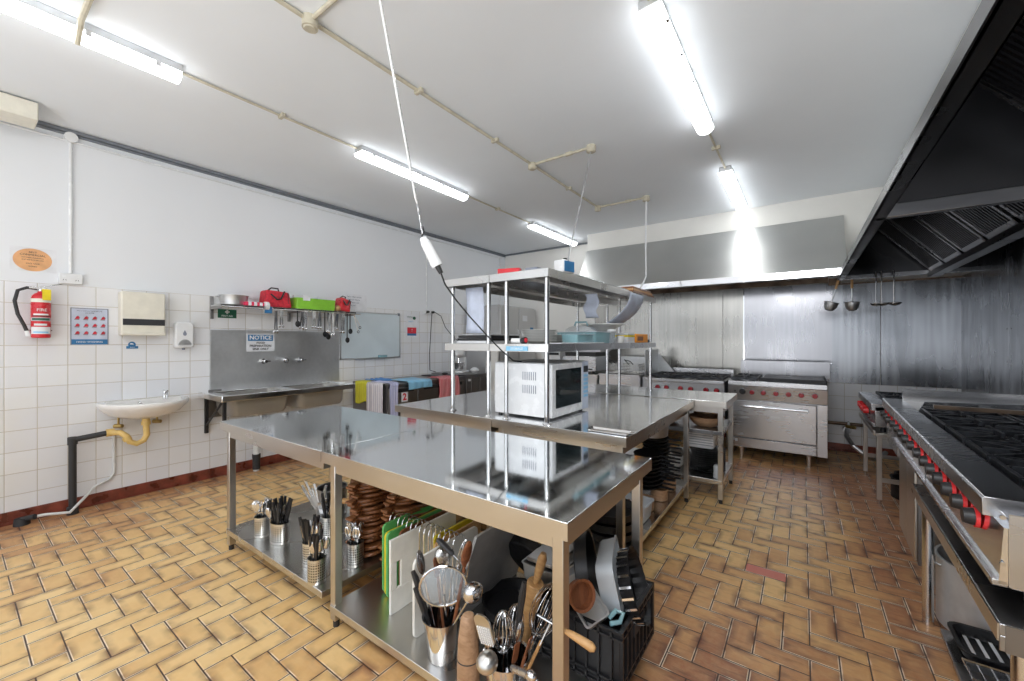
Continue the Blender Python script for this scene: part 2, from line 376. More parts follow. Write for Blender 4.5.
# world
w=bpy.data.worlds.new('world'); SC.world=w; w.use_nodes=True; nt=w.node_tree; g=G(nt)
bg=nt.nodes['Background']; tc=g.n('ShaderNodeTexCoord'); g.L(g.ramp(g.noise(tc.outputs['Generated'],1.5,2),[(.3,(.84,.91,1)),(.7,(.95,.97,1))]),bg.inputs[0]); bg.inputs[1].default_value=1.0
SC.view_settings.view_transform='Standard'; SC.view_settings.exposure=.28
# ------------------------------------------------------------------ ceiling fittings
def batten(x,y0,y1,label):
    t=thing('ceiling_light',label,'light',(x,(y0+y1)/2,CZ),group='fluorescent ceiling battens')
    MB().box(x-.055,y0,CZ-.05,x+.055,y1,CZ).build('housing',M['whitep'] if 0 else M['alu'],t,bev=.006)
    p=[]
    for k in range(9): a=PI+PI*k/8; p.append((x+.062*math.cos(a),CZ-.05+.048*math.sin(a)))
    MB().ext([(a,b) for a,b in p],(y1-y0)-.01,'XZ',y0+.005).build('diffuser',M['tube'],t)
    n=5
    for k in range(n):
        yy=y0+.12+(y1-y0-.24)*k/(n-1)
        MB().box(x+.052,yy-.012,CZ-.075,x+.066,yy+.012,CZ-.04).build('clip',M['chrome'],t)
batten(-3.22,-.55,.87,'nearest long fluorescent light above the wash basin side, beside the left wall')
batten(-3.22,2.14,3.54,'fluorescent light above the twin sink, middle one of the left row')
batten(-3.22,4.96,6.34,'fluorescent light at the far end of the left row near the back corner')
batten(-.63,2.06,3.52,'large near fluorescent light of the right row, hanging above the microwave bench aisle')
batten(-.63,4.51,6.05,'far fluorescent light of the right row, just before the back hood')
def conduit(name,label,pts,r=.011,boxes=(),sads=(),mat='condcream',cat='conduit',br=.04):
    t=thing(name,label,cat,pts[0])
    MB().tube(pts,r,8).build('pipe',M[mat],t)
    for (x,y,z,ax) in boxes:
        m=MB(); 
        if ax=='z': m.cyl((x,y,z+.02),(x,y,z-.035),br,br,20); m.cyl((x,y,z-.035),(x,y,z-.042),br*.8,br*.7,20)
        else: m.cyl((x-.01,y,z),(x+.035,y,z),br,br,20)
        m.build('junction_box',M[mat],t)
    for (x,y,z) in sads: MB().box(x-.035,y-.014,z-.014,x+.035,y+.014,z+.016).build('saddle',M[mat],t,bev=.004)
    return t
zc=CZ-.014
conduit('ceiling_conduit','long cream conduit with round junction boxes running down the middle of the ceiling',[(-2.15,-.6,zc),(-2.15,4.9,zc)],.012,
  [(-2.15,1.14,CZ-.02,'z'),(-2.15,3.34,CZ-.02,'z'),(-2.15,4.9,CZ-.02,'z')],[(-2.15,y,zc) for y in (.85,1.9,2.75,4.1)])
conduit('ceiling_conduit','short cream conduit branch leading to the hanging chain socket at the near end',[(-2.15,1.14,zc),(-1.6,1.14,zc)],.012,[(-1.58,1.14,CZ-.02,'z')],[(-1.8,1.14,zc)])
conduit('ceiling_conduit','short cream conduit branch above the shelving, first one from the camera feeding a grey cord',[(-2.15,3.34,zc),(-1.55,3.34,zc)],.012,[(-1.53,3.34,CZ-.02,'z')],[(-1.75,3.34,zc)])
conduit('ceiling_conduit','short cream conduit branch nearest the back hood, ending at the straight drop cord',[(-2.15,4.9,zc),(-1.55,4.9,zc)],.012,[(-1.53,4.9,CZ-.02,'z')],[(-1.75,4.9,zc)])
conduit('ceiling_conduit','brown-cream conduit between the nearest and middle lights of the left row',[(-3.24,.87,zc),(-3.24,2.14,zc)],.009,[],[(-3.24,1.5,zc)])
conduit('ceiling_conduit','brown-cream conduit between the middle and far lights of the left row',[(-3.24,3.54,zc),(-3.24,4.96,zc)],.009,[],[(-3.24,4.2,zc)])
conduit('ceiling_conduit','cream conduit linking the two lights of the right row',[(-.63,3.52,zc),(-.63,4.51,zc)],.009,[],[(-.63,4.,zc)])
conduit('ceiling_conduit','pale conduit rising over the nearest left light at the top of the photo',[(-3.22,.42,CZ-.11),(-3.1,.42,CZ-.03),(-2.15,.42,zc)],.014)
conduit('ceiling_conduit','cream conduit stub meeting the top of the near right row light',[(-.63,-.4,zc),(-.63,2.06,zc)],.009,[],[(-.63,1.95,zc)])
conduit('wall_conduit','white vertical conduit from the ceiling trim down to the double power outlet',[(LX+.015,.6,3.07),(LX+.015,.6,1.95)],.011,[(LX+.012,.6,3.06,'x')],[],'white')
conduit('wall_conduit','thin white conduit dropping to the black-plugged outlet past the whiteboard',[(LX+.012,4.48,3.07),(LX+.012,4.48,1.88)],.010,[],[],'white')
conduit('wall_conduit','thin white horizontal conduit just under the grey trim of the left wall',[(LX+.012,-.6,3.035),(LX+.012,6.55,3.035)],.008,[],[],'white')
conduit('wall_conduit','thin white conduit in the far back left corner',[(LX+.02,6.4,3.05),(LX+.02,6.4,1.2)],.012,[],[],'white')
# emergency light box at the top-left
t=thing('wall_heater_box','cream rectangular box fitted at the ceiling in the upper left corner','box',(-4.65,.1,3.0))
MB().box(-4.72,-.5,2.99,-4.5,.395,CZ-.01).build('casing',M['cream'],t,bev=.008)
MB().box(-4.66,-.5,2.982,-4.55,.15,2.992).build('vent_slot',M['condcream'],t)
# chain hung socket
t=thing('hanging_socket','white hanging socket on a chain with a dark cord, above the near shelf corner','socket',(-1.57,1.3,2.3))
pts=[Vector((-1.58,1.14,3.08)).lerp(Vector((-1.655,1.49,1.97)),k/60) for k in range(61)]
m=MB()
for k in range(0,60):
    a,b=pts[k],pts[k+1]; c=(a+b)/2; s=.006 if k%2 else 0
    m.tube([a+Vector((.006,0,0)),b+Vector((.006 if 0 else s,0,0)),b-Vector((.004,0,0)),a-Vector((.006-s,0,0))],.0017,5,closed=True)
m.build('chain',M['chrome'],t)
MB().tube([p+Vector((.004,-.01,0)) for p in pts[:52:3]]+[pts[52]],.0055,8).build('cable',M['white'],t)
a=Vector((-1.655,1.49,1.95)); b=Vector((-1.60,1.545,1.80))
MB().cyl(a,a.lerp(b,.2),.018,.027,16).cyl(a.lerp(b,.2),a.lerp(b,.85),.027,.03,16).cyl(a.lerp(b,.85),b,.032,.03,16).build('socket_body',M['white'],t)
MB().cyl(b,b+(b-a)*.25,.016,.012,12).build('plug',M['black'],t)
MB().tube([a+Vector((0,0,.06)),a+Vector((.01,0,.03)),a+Vector((-.008,0,.01)),a],.004,6).build('cable_loop',M['black'],t)
e=b+(b-a)*.22
MB().tube([e,(-1.60,1.60,1.71),(-1.66,1.75,1.64),(-1.68,1.9,1.545),(-1.65,2.03,1.43),(-1.62,2.14,1.335),(-1.60,2.25,1.262),(-1.61,2.36,1.252)],.0045,8).build('cord',M['rubber'],t)
solo(MB().tube([(-1.53,3.34,3.09),(-1.45,3.05,2.7),(-1.36,2.72,2.3),(-1.27,2.42,1.96),(-1.26,2.40,1.93)],.006,8),'hanging_cable',M['alu'],'thin grey cord slanting from the ceiling to the white power box on the shelf','cord',(-1.4,2.9,2.5))
solo(MB().tube([(-1.53,4.9,3.09),(-1.53,4.88,2.5),(-1.50,4.80,2.15),(-1.48,4.42,1.90)],.009,8),'hanging_cable',M['whitep'],'white cord dropping straight from the ceiling onto the far end of the shelving','cord',(-1.5,4.8,2.5))
# ------------------------------------------------------------------ left wall things
wx=LX+.001
t=thing('fire_extinguisher','red fire extinguisher with black hose and yellow tag on the left wall tiles','fire extinguisher',(LX,.43,1.42))
cx=LX+.075; cy=.435
MB().lathe([(.045,0),(.052,.006),(.053,.30),(.048,.325),(.033,.345),(.018,.352),(.016,.362)],(cx,cy,1.42),28).build('cylinder',M['red'],t)
MB().lathe([(.0535,.275),(.0537,.315-.012)],(cx,cy,1.42),28).build('cream_band',M['cream'],t)
def sticker(z0,z1,mat,nm='sticker',a0=-70,a1=60,r=.0542):
    m=MB(); n=10
    vs=[(cx+r*math.cos(R(a0+(a1-a0)*k/n)),cy+r*math.sin(R(a0+(a1-a0)*k/n)),1.42+z) for k in range(n+1) for z in (z0,z1)]
    m.add(vs,[(2*k,2*k+2,2*k+3,2*k+1) for k in range(n)]); return m.build(nm,mat,t)
sticker(.03,.085,M['paper']); sticker(.038,.05,M['sky'],'sticker_print',-50,40,.0546); sticker(.095,.11,M['paper'],'sticker',-45,30); sticker(.13,.158,M['clearw']); sticker(.135,.153,M['dgreen'],'sticker_print',-60,50,.0546)
sticker(.175,.187,M['whiteink'],'sticker',-50,40); sticker(.165,.172,M['ink'],'sticker_print',-60,60)
text('FIRE',.03,M['whiteink'],t,(cx+.056,cy,1.42+.215),(0,1,0),(0,0,1))
MB().cyl((cx,cy,1.78),(cx,cy,1.80),.016).box(cx-.012,cy-.06,1.80,cx+.012,cy+.03,1.812).hexa([(cx-.01,cy-.02,1.812),(cx+.01,cy-.02,1.812),(cx+.01,cy+.0,1.812),(cx-.01,cy+.0,1.812)],[(cx-.01,cy+.10,1.845),(cx+.01,cy+.10,1.845),(cx+.01,cy+.11,1.85),(cx-.01,cy+.11,1.85)]).build('valve_handle',M['chrome'],t,bev=.002)
MB().tube([(cx,cy-.02,1.80),(cx,cy-.07,1.805),(cx,cy-.115,1.78),(cx,cy-.13,1.70),(cx,cy-.115,1.60),(cx,cy-.085,1.52),(cx,cy-.07,1.47)],.011,10).build('hose',M['rubber'],t)
MB().cyl((cx,cy-.07,1.475),(cx,cy-.06,1.435),.014,.018).build('nozzle',M['whitep'],t)
MB().obox((cx+.05,cy+.025,1.755),(.004,.045,.085),(0,0,.1)).build('yellow_tag',M['yellow'],t)
MB().box(cx-.055,cy-.075,1.475,cx+.0,cy+.058,1.482).build('wall_bracket',M['ink'],t)
t=thing('round_notice','orange round notice with small black writing on white paper, above the fire extinguisher','sign',(LX,.4,2.02))
MB().box(LX,.285,1.94,LX+.002,.525,2.125).build('paper_backing',M['paper'],t)
MB().ext([(.4+.1*math.cos(R(k*10)),2.03+.088*math.sin(R(k*10))) for k in range(36)],.002,'YZ',LX+.002).build('orange_oval',M['orangep'],t)
for i,(s_,z,sz) in enumerate((('BEST',2.088,.02),('COMMERCIAL',2.067,.021),('KITCHEN CLEANING',2.045,.012),('AND SERVICE RECORD',2.028,.011),('DATE  NAME',2.0,.012),('SIGNED',1.978,.013))): wtext(s_,sz,M['ink'],t,.4,z,LX+.0045)
def outlet(y,z,label,w=.13,h=.075):
    t=thing('power_outlet',label,'power outlet',(LX,y,z))
    MB().box(LX,y-w/2,z-h/2,LX+.035,y+w/2,z+h/2).build('outlet_plate',M['whitep'],t,bev=.005)
    for s in (-1,1):
        MB().box(LX+.035,y+s*w*.26-.011,z+.006,LX+.04,y+s*w*.26+.011,z+.024).build('switch',M['white'],t,bev=.001)
        m=MB()
        for a in (-.012,.012): m.obox((LX+.0355,y+s*w*.26+a*.6,z-.012),(.002,.003,.01),(R(25 if a>0 else -25),0,0))
        m.build('pin_slots',M['ink'],t)
    return t
outlet(.6,1.905,'white double power outlet at the foot of the wall conduit beside the extinguisher',.135,.085)
o2=outlet(4.5,1.845,'small far power outlet with two black plugs past the whiteboard',.16,.05)
for yy in (4.47,4.58): MB().cyl((LX+.03,yy,1.855),(LX+.075,yy,1.855),.022,.018,14).build('black_plug',M['black'],o2)
solo(MB().tube([(LX+.06,4.55,1.845),(LX+.05,4.54,1.6),(LX+.06,4.50,1.2),(LX+.1,4.47,.93),(LX+.2,4.50,.905)],.006,7),'black_cable',M['black'],'black cord hanging straight from the far outlet down to the bench','cord',(LX,4.5,1.4))
solo(MB().tube([(LX+.07,4.59,1.86),(LX+.09,4.72,1.80),(LX+.09,4.82,1.62),(LX+.12,4.98,1.45),(LX+.3,5.1,1.3)],.006,7),'black_cable',M['black'],'black cord curving right from the far outlet toward the mixer','cord',(LX,4.8,1.6))
# small white hose extension with plug by extinguisher
# poster
t=thing('handwashing_poster','framed hand washing poster of small pictures with a blue band, between extinguisher and towel dispenser','poster',(LX,.71,1.52))
MB().box(LX,.6,1.365,LX+.003,.825,1.672).build('poster_sheet',M['paperblue'],t)
MB().box(LX+.003,.602,1.367,LX+.005,.823,1.41).build('blue_band',M['blue'],t)
m=MB()
for (a,b,c,d) in ((.6,1.365,.606,1.672),(.819,1.365,.825,1.672),(.6,1.666,.825,1.672)): m.box(LX+.002,a,b,LX+.0055,c,d)
m.build('poster_border',M['greyink'],t)
wtext('HAND WASHING',.02,M['whiteink'],t,.712,1.388,LX+.0062); wtext('How to wash your hands with soap',.0105,M['ink'],t,.712,1.648,LX+.0042); wtext('step by step',.011,M['ink'],t,.712,1.632,LX+.0042)
m=MB(); m2=MB()
for r_ in range(3):
    for c_ in range(4):
        y=.638+c_*.051; z=1.59-r_*.063
        m=MB(); m2=MB(); m.ext([(y-.017,z-.018),(y+.012,z-.02),(y+.018,z+.004),(y+.004,z+.018),(y-.006,z+.006)],.0015,'YZ',LX+.003)
        m2.ext([(y-.012,z-.012),(y+.014,z-.008),(y+.009,z+.012),(y-.004,z+.01)],.001,'YZ',LX+.0045)
        m2.build('pictogram_hand',M['redfab'],m.build('pictogram',M['greyink'],t))
# towel dispenser
t=thing('paper_towel_dispenser','cream paper towel dispenser with a dark slot on the tiled wall','dispenser',(LX,1.03,1.64))
MB().box(LX,.885,1.445,LX+.12,1.185,1.83).build('case',M['cream'],t,bev=.012)
MB().box(LX+.118,.895,1.535,LX+.124,1.18,1.59).build('window_slot',M['ink'],t)
MB().box(LX+.118,.885,1.445,LX+.13,1.185,1.475).build('lower_lip',M['cream'],t,bev=.006)
t=thing('soap_dispenser','white soap dispenser with grey base and drop-shaped window right of the towel dispenser','dispenser',(LX,1.335,1.44))
MB().ext(rr(1.265,1.33,1.41,1.575,.03),.09,'YZ',LX).build('case',M['whitep'],t,bev=.012)
MB().ext([(1.337+.052*math.cos(R(a)),1.355+.055*math.sin(R(a))) for a in range(0,181,15)],.01,'YZ',LX+.085).build('push_lever',M['alu'],t,bev=.003)
MB().ext([(1.337,1.50),(1.322,1.465),(1.326,1.45),(1.337,1.445),(1.348,1.45),(1.352,1.465)],.006,'YZ',LX+.088).build('window',M['greyink'],t)
MB().cyl((LX+.05,1.337,1.335),(LX+.05,1.337,1.31),.012).build('nozzle',M['greyink'],t)
t=thing('blue_sticker','small round blue hygiene sticker on the tiles below the towel dispenser','sticker',(LX,.975,1.355))
MB().ext([(.978+.026*math.cos(R(a*15)),1.362+.028*math.sin(R(a*15))) for a in range(24)],.0015,'YZ',LX).build('disc',M['blue'],t)
MB().box(LX,.94,1.327,LX+.002,1.02,1.35).build('band',M['blue'],t); MB().ext([(.962,1.366),(.99,1.362),(.985,1.374),(.97,1.377)],.001,'YZ',LX+.002).build('hand_mark',M['whiteink'],t)
wtext('WASH',.012,M['whiteink'],t,.98,1.339,LX+.0025)
# basin
t=thing('wash_basin','white wall-hung oval wash basin with yellow trap and single tap','basin',(LX,1.07,.8))
m=MB(); n=20; 
def bas(rx,ry,z): return [(LX+max(0,rx*math.sin(PI*k/n)),1.06-ry*math.cos(PI*k/n),z) for k in range(n+1)]
prof=[bas(.40,.30,.865),bas(.42,.31,.862),bas(.425,.315,.845),bas(.41,.305,.82),bas(.34,.25,.755),bas(.22,.16,.715),bas(.10,.08,.705)]
inn=[bas(.40,.30,.865),bas(.375,.28,.855),bas(.33,.24,.80),bas(.2,.15,.765),bas(.02,.02,.76)]
for P_ in (prof,inn):
    vs=[p for row in P_ for p in row]; k=n+1
    m.add(vs,[(i*k+j,(i+1)*k+j,(i+1)*k+j+1,i*k+j+1) for i in range(len(P_)-1) for j in range(n)])
m.box(LX,.80,.80,LX+.05,1.32,.87)
m.build('bowl',M['ceramic'],t,smooth=50)
MB().cyl((LX+.09,1.19,.86),(LX+.09,1.19,.93),.022,.019).cyl((LX+.09,1.19,.915),(LX+.17,1.17,.905),.012,.01).box(LX+.06,1.18,.93,LX+.15,1.2,.945).build('tap',M['chrome'],t,bev=.002)
MB().cyl((LX+.2,1.03,.715),(LX+.2,1.03,.66),.028).tube([(LX+.2,1.03,.68),(LX+.2,1.035,.57),(LX+.2,1.015,.525),(LX+.2,.97,.505),(LX+.2,.925,.53),(LX+.19,.905,.58),(LX+.17,.87,.615),(LX+.13,.80,.62)],.023,14).build('trap',M['trap'],t)
MB().cyl((LX+.13,.84,.62),(LX+.13,.79,.62),.032).cyl((LX+.2,1.03,.69),(LX+.2,1.03,.66),.033).cyl((LX+.195,.9,.575),(LX+.2,.915,.545),.03).build('trap_collar',M['trap'],t)
for y_ in (.88,1.14): MB().tube([(LX,y_,.66),(LX+.05,y_,.66),(LX+.05,y_,.74)],.008,8).cyl((LX+.03,y_-.02,.655),(LX+.08,y_+.02,.655),.018,.016,10).build('isolating_valve',M['brass'],t)
MB().cyl((LX+.3,.96,.858),(LX+.3,.98,.866),.02).build('plug_hole',M['chrome'],t)
t=thing('waste_pipe','black waste pipe from the basin trap elbowing down to the floor','pipe',(LX,.6,0))
MB().tube([(LX+.13,.80,.62),(LX+.11,.62,.60),(LX+.105,.605,.585)],.022,12).tube([(LX+.105,.6,.60),(LX+.105,.6,.03)],.024,14).cyl((LX+.105,.6,.62),(LX+.105,.6,.56),.03,.03,14).build('pipe',M['rubber'],t)
MB().cyl((LX+.105,.6,.06),(LX+.105,.6,0),.034,.034,14).build('floor_collar',M['rubber'],t)
solo(MB().tube([(LX+.012,.86,.58),(LX+.012,.86,.25),(LX+.02,.83,.2),(LX+.04,.74,.17),(LX+.1,.66,.1),(LX+.15,.58,.03),(LX+.12,.45,.05),(LX+.09,.36,.045)],.011,9),'drain_hose',M['hose'],'thin white hose running down the tiles and along the floor to the black floor gully','hose',(LX,.6,0))
solo(MB().cyl((LX+.075,.34,0),(LX+.075,.34,.05),.045,.04,16).cyl((LX+.075,.34,.04),(LX+.13,.40,.055),.02,.02,12),'floor_gully',M['rubber'],'black floor gully fitting at the end of the white hose','drain',(LX+.075,.34,0))
# ------------------------------------------------------------------ sink area
t=thing('sink_splashback','stainless steel splashback on the tiled wall behind the twin sink','splashback',(LX,2.25,.9))
MB().box(LX,1.565,.885,LX+.012,2.975,1.51).build('sheet',M['alu'],t,bev=.002)
MB().box(LX+.012,1.55,.62,LX+.03,1.66,.90).build('end_plate',M['frig'],t)
t=thing('notice_sign','white NOTICE sign with blue header stuck on the steel splashback','sign',(LX,2,1.4))
x=LX+.0125
MB().box(x,1.895,1.28,x+.003,2.18,1.475).build('sign_sheet',M['paper'],t); MB().box(x+.003,1.91,1.395,x+.004,2.165,1.463).build('blue_header',M['sky'] if 0 else M['blue'],t)
wtext('NOTICE',.062,M['whiteink'],t,2.037,1.43,x+.0045,bold=.0015); wtext('FOOD',.03,M['ink'],t,2.037,1.373,x+.0035,bold=.001); wtext('PREPARATION',.034,M['ink'],t,2.037,1.34,x+.0035,bold=.001); wtext('SINK ONLY',.032,M['ink'],t,2.037,1.305,x+.0035,bold=.001)
for y_,lab in ((2.06,'leftmost wall tap over the twin sink, chrome lever'),(2.30,'middle chrome mixer spout over the twin sink'),(2.46,'rightmost wall tap over the twin sink, chrome lever')):
    t=thing('sink_tap',lab,'tap',(LX+.012,y_,1.16),group=None)
    MB().cyl((LX+.012,y_,1.17),(LX+.03,y_,1.17),.028).cyl((LX+.03,y_,1.17),(LX+.075,y_,1.17),.015).build('tap_body',M['chrome'],t)
    if 'spout' in lab: MB().tube([(LX+.06,y_,1.17),(LX+.1,y_-.02,1.19),(LX+.16,y_-.05,1.185),(LX+.19,y_-.06,1.15)],.01,10).build('spout',M['chrome'],t)
    else: MB().cyl((LX+.075,y_,1.17),(LX+.10,y_,1.17),.022,.018).box(LX+.075,y_-.05,1.163,LX+.09,y_+.05,1.178).build('lever',M['chrome'],t,bev=.003)
def tray(m,x0,y0,z0,x1,y1,z1,r=.05,wall=.004,taper=.02,n=4,rim=.012):
    # open bowl with rounded corners
    o=rr(x0,y0,x1,y1,r,n); a=rr(x0+taper,y0+taper,x1-taper,y1-taper,r,n); i2=rr(x0+wall,y0+wall,x1-wall,y1-wall,r,n); b2=rr(x0+taper+wall,y0+taper+wall,x1-taper-wall,y1-taper-wall,max(.004,r-wall),n)
    k=len(o); rm=rr(x0-rim,y0-rim,x1+rim,y1+rim,r+rim,n)
    vs=[(*p,z0) for p in a]+[(*p,z0+(z1-z0)*.15) for p in rr(x0+taper*.5,y0+taper*.5,x1-taper*.5,y1-taper*.5,r,n)]+[(*p,z1) for p in o]+[(*p,z1) for p in rm]+[(*p,z1+wall) for p in rm]+[(*p,z1+wall) for p in i2]+[(*p,z0+wall) for p in b2]
    fs=[tuple(range(k-1,-1,-1))]+[(l*k+j,l*k+(j+1)%k,(l+1)*k+(j+1)%k,(l+1)*k+j) for l in range(6) for j in range(k)]+[tuple(range(6*k,7*k))]
    m.add(vs,fs)
t=thing('twin_bowl_sink','stainless wall-hung twin bowl sink on black brackets','sink',(-4.6,2.15,.85))
y0,y1=1.47,2.82; xf=-4.3
m=MB()
# deck with two holes = strips
bx0,bx1=-4.80,-4.38; b1=(1.56,2.12); b2=(2.2,2.76)
m.box(LX+.012,y0,.865,bx0,y1,.885).box(bx1,y0,.865,xf,y1,.885).box(bx0,y0,.865,bx1,b1[0],.885).box(bx0,b1[1],.865,bx1,b2[0],.885).box(bx0,b2[1],.865,bx1,y1,.885)
m.box(xf-.006,y0,.835,xf+.004,y1,.89).box(LX+.012,y0-.004,.835,xf,y0+.006,.89).box(LX+.012,y1-.006,.835,xf,y1+.004,.89)
m.build('deck',M['topdull'],t,bev=.003)
for b_ in (b1,b2):
    m=MB(); tray(m,bx0,b_[0],.665,bx1,b_[1],.866,.07,.003,.03,6,.005); m.build('bowl',M['bowlsteel'],t)
    MB().cyl(((bx0+bx1)/2,(b_[0]+b_[1])/2,.668),((bx0+bx1)/2,(b_[0]+b_[1])/2,.674),.035,.03).build('drain_ring',M['chrome'],t)
for yy in (1.53,): 
    MB().box(LX+.012,yy-.015,.47,LX+.04,yy+.015,.865).box(LX+.012,yy-.015,.845,xf-.03,yy+.015,.865).tube([(LX+.03,yy,.55),(xf-.12,yy,.85)],.012,6).build('bracket',M['black'],t)
MB().box(xf-.06,y0+.02,.60,xf-.03,y0+.045,.865).build('bracket',M['black'],t)
t=thing('sink_standpipe','pipe with dark rubber sleeve standing at the wall under the sink','pipe',(-4.8,1.95,0))
MB().cyl((-4.78,1.95,.0),(-4.78,1.95,.66),.028).build('pipe',M['hose'],t); MB().cyl((-4.78,1.95,.02),(-4.78,1.95,.14),.036).build('sleeve',M['rubber'],t)
MB().cyl((-4.78,1.95,.14),(-4.78,1.95,.18),.04).build('collar',M['rubber'],t)
# wall shelf above sink
t=thing('wall_shelf','long steel wall shelf with hanging rail above the sink','shelf',(LX,2.3,1.76))
MB().box(LX+.02,1.57,1.745,LX+.27,3.05,1.757).box(LX+.262,1.57,1.735,LX+.27,3.05,1.76).build('shelf_board',M['steel'],t)
MB().cyl((LX+.29,1.57,1.735),(LX+.29,3.10,1.735),.007,.007,8).build('hanging_rail',M['chrome'],t)
for yy in (1.565,2.33,3.02):
    MB().box(LX,yy,1.62,LX+.02,yy+.03,1.85).box(LX,yy,1.715,LX+.29,yy+.008,1.745).build('bracket',M['frig'],t,bev=.003)
sz=1.758
t=thing('cooking_pot','squat aluminium cooking pot at the left end of the wall shelf','pot',(-4.77,1.72,sz))
MB().lathe([(.10,0),(.115,.008),(.125,.095),(.128,.1),(.132,.1),(.132,.104),(.12,.104),(.11,.02),(0,.015)],(-4.76,1.73,sz),28).build('pot_body',M['alu'],t)
m=MB()
for s in (-1,1): m.tube([(-4.76,1.73+s*.12,sz+.08),(-4.74,1.73+s*.155,sz+.085),(-4.78,1.73+s*.155,sz+.085),(-4.78,1.73+s*.12,sz+.08)],.005,6)
m.build('handle',M['alu'],t)
solo(MB().obox((-4.66,1.87,sz+.021),(.10,.18,.04),(0,0,.1)),'patterned_packet',cloth('packet_print',(.8,.8,.85),(.75,.05,.12),18,1,1),'flat packet with red and white pattern beside the pot on the wall shelf','packet',(-4.66,1.87,sz),bev=.008)
t=thing('blue_tag_roll','blue and white roll hooked over the shelf front edge beside the red bag','roll',(-4.6,1.98,1.76))
MB().cyl((-4.62,1.965,1.765),(-4.62,2.0,1.765),.045,.045,18).build('roll',M['whitep'],t); MB().box(-4.62,1.965,1.69,-4.60,2.03,1.76).build('tail',M['blue'],t)
def bag(name,label,c,sx,sy,szz,mat,rz=0,tilt=0):
    t=thing(name,label,'bag',c,world=False,rz=rz)
    n=6
    m=MB(); m.hexa([(-sx/2,-sy/2,0),(sx/2,-sy/2,0),(sx/2,sy/2,0),(-sx/2,sy/2,0)],[(-sx/2*.85,-sy/2*.88,szz),(sx/2*.85,-sy/2*.88,szz),(sx/2*.85,sy/2*.82,szz*.93),(-sx/2*.85,sy/2*.82,szz*.93)])
    m.build('bag_body',mat,t,bev=.025,seg=4)
    MB().tube([(sx/2*.9,-sy*.3,szz*.75),(sx/2+.02,-sy*.12,szz*.45),(sx/2+.02,sy*.02,szz*.5),(sx/2*.9,sy*.2,szz*.95)],.009,8).build('strap',M['black'],t)
    MB().tube([(-sx*.2,-sy*.25,szz-.005),(0,-sy*.15,szz+.03),(0,sy*.1,szz+.028),(-sx*.2,sy*.2,szz-.01)],.008,8).build('carry_handle',M['black'],t)
    MB().box(-sx/2*.9,sy*.33,szz*.05,sx/2*.96,sy*.345,szz*.9).build('zip',M['black'],t)
    t.rotation_euler=(tilt,0,rz); return t
bag('insulated_bag','large red insulated bag with black straps on the wall shelf, left of the green box',(-4.75,2.13,sz),.2,.28,.19,M['redfab'])
t=thing('green_crate','lime green plastic box filled with papers between two red bags on the wall shelf','box',(-4.75,2.53,sz))
m=MB(); tray(m,-4.86,2.31,sz,-4.64,2.78,sz+.125,.015,.004,.01,3,.006); m.build('box_body',M['green'],t)
for (a,b,h) in ((2.34,2.45,.17),(2.46,2.6,.15),(2.62,2.74,.165)): MB().box(-4.8,a,sz+.02,-4.76,b,sz+h).build('paper_bundle',M['paper'],t)
MB().box(-4.68,2.38,sz+.1,-4.632,2.46,sz+.16).build('white_label',M['paper'],t)
bag('insulated_bag','smaller red insulated bag leaning at the right end of the wall shelf',(-4.74,2.91,sz+.005),.18,.16,.17,M['red'],0,R(-14))
solo(MB().ell((-4.68,2.83,sz+.04),.035,.035,.038),'onion_net_ball',M['woodlight'],'small tan round bundle tucked beside the smaller red bag','bundle',(-4.68,2.83,sz))
t=thing('first_aid_sign','dark green first aid sign with white cross under the wall shelf','sign',(LX,1.72,1.69))
MB().box(LX,1.635,1.635,LX+.003,1.805,1.725).build('sign_board',M['dgreen'],t); MB().box(LX+.003,1.712,1.68,LX+.005,1.728,1.718).box(LX+.003,1.70,1.692,LX+.005,1.74,1.706).build('white_cross',M['whiteink'],t); wtext('FIRST AID',.024,M['whiteink'],t,1.72,1.656,LX+.004)
# hanging utensils below the shelf rail
def tongs(L,rz,label,group,loc):
    t=thing('tongs',label,'tongs',loc,world=False,group=group,rz=rz)
    for s in (-1,1):
        MB().hexa([(-.003,s*.012-.006,-L*.96),(.003,s*.012-.006,-L*.96),(.003,s*.012+.006,-L*.96),(-.003,s*.012+.006,-L*.96)],[(-.004,s*.004-.008,0),(.004,s*.004-.008,0),(.004,s*.004+.008,0),(-.004,s*.004+.008,0)]).ell((0,s*.014,-L),.008,.014,.022,8,6).build('arm',M['chrome'],t)
    MB().cyl((-.008,0,-.005),(.008,0,-.005),.013,.013,10).build('hinge',M['steel'],t); return t
gl='hanging tongs along the rail above the sink'
tl='slim steel tongs hanging in the row from the rail above the sink'
proto=tongs(.24,0,tl,gl,(-4.605,2.07,1.735))
for i,(yy,sc_) in enumerate(((2.13,.75),(2.36,.8),(2.40,.85),(2.49,.75),(2.56,.78),(2.68,.95),(2.72,1.1),(2.78,.8),(2.86,.95))):
    dup(proto,(-4.605,yy,1.735),(random.uniform(-.1,.1),random.uniform(-.04,.04),random.uniform(-.3,.3)),scale=(1.2,1.2,sc_))
def hang_spoon(loc,label,mat,L=.2,cat='ladle'):
    t=thing(cat if cat!='ladle' else 'serving_ladle',label,cat,loc,world=False)
    MB().box(-.002,-.006,-L,.002,.006,0).build('handle',mat,t)
    MB().ell((.008,0,-L-.02),.012,.03,.035,12,8).build('bowl',mat,t); return t
hang_spoon((-4.605,2.30,1.735),'short black-handled spoon hanging left of the long tongs above the sink',M['black'],.13)
hang_spoon((-4.605,2.62,1.735),'dark ladle hanging below the green box above the sink',M['iron'],.24)
hang_spoon((-4.605,2.66,1.735),'dark slotted spoon hanging beside a dark ladle below the green box',M['iron'],.27)
hang_spoon((-4.605,2.91,1.735),'dark flat turner hanging lowest under the smaller red bag',M['iron'],.31)
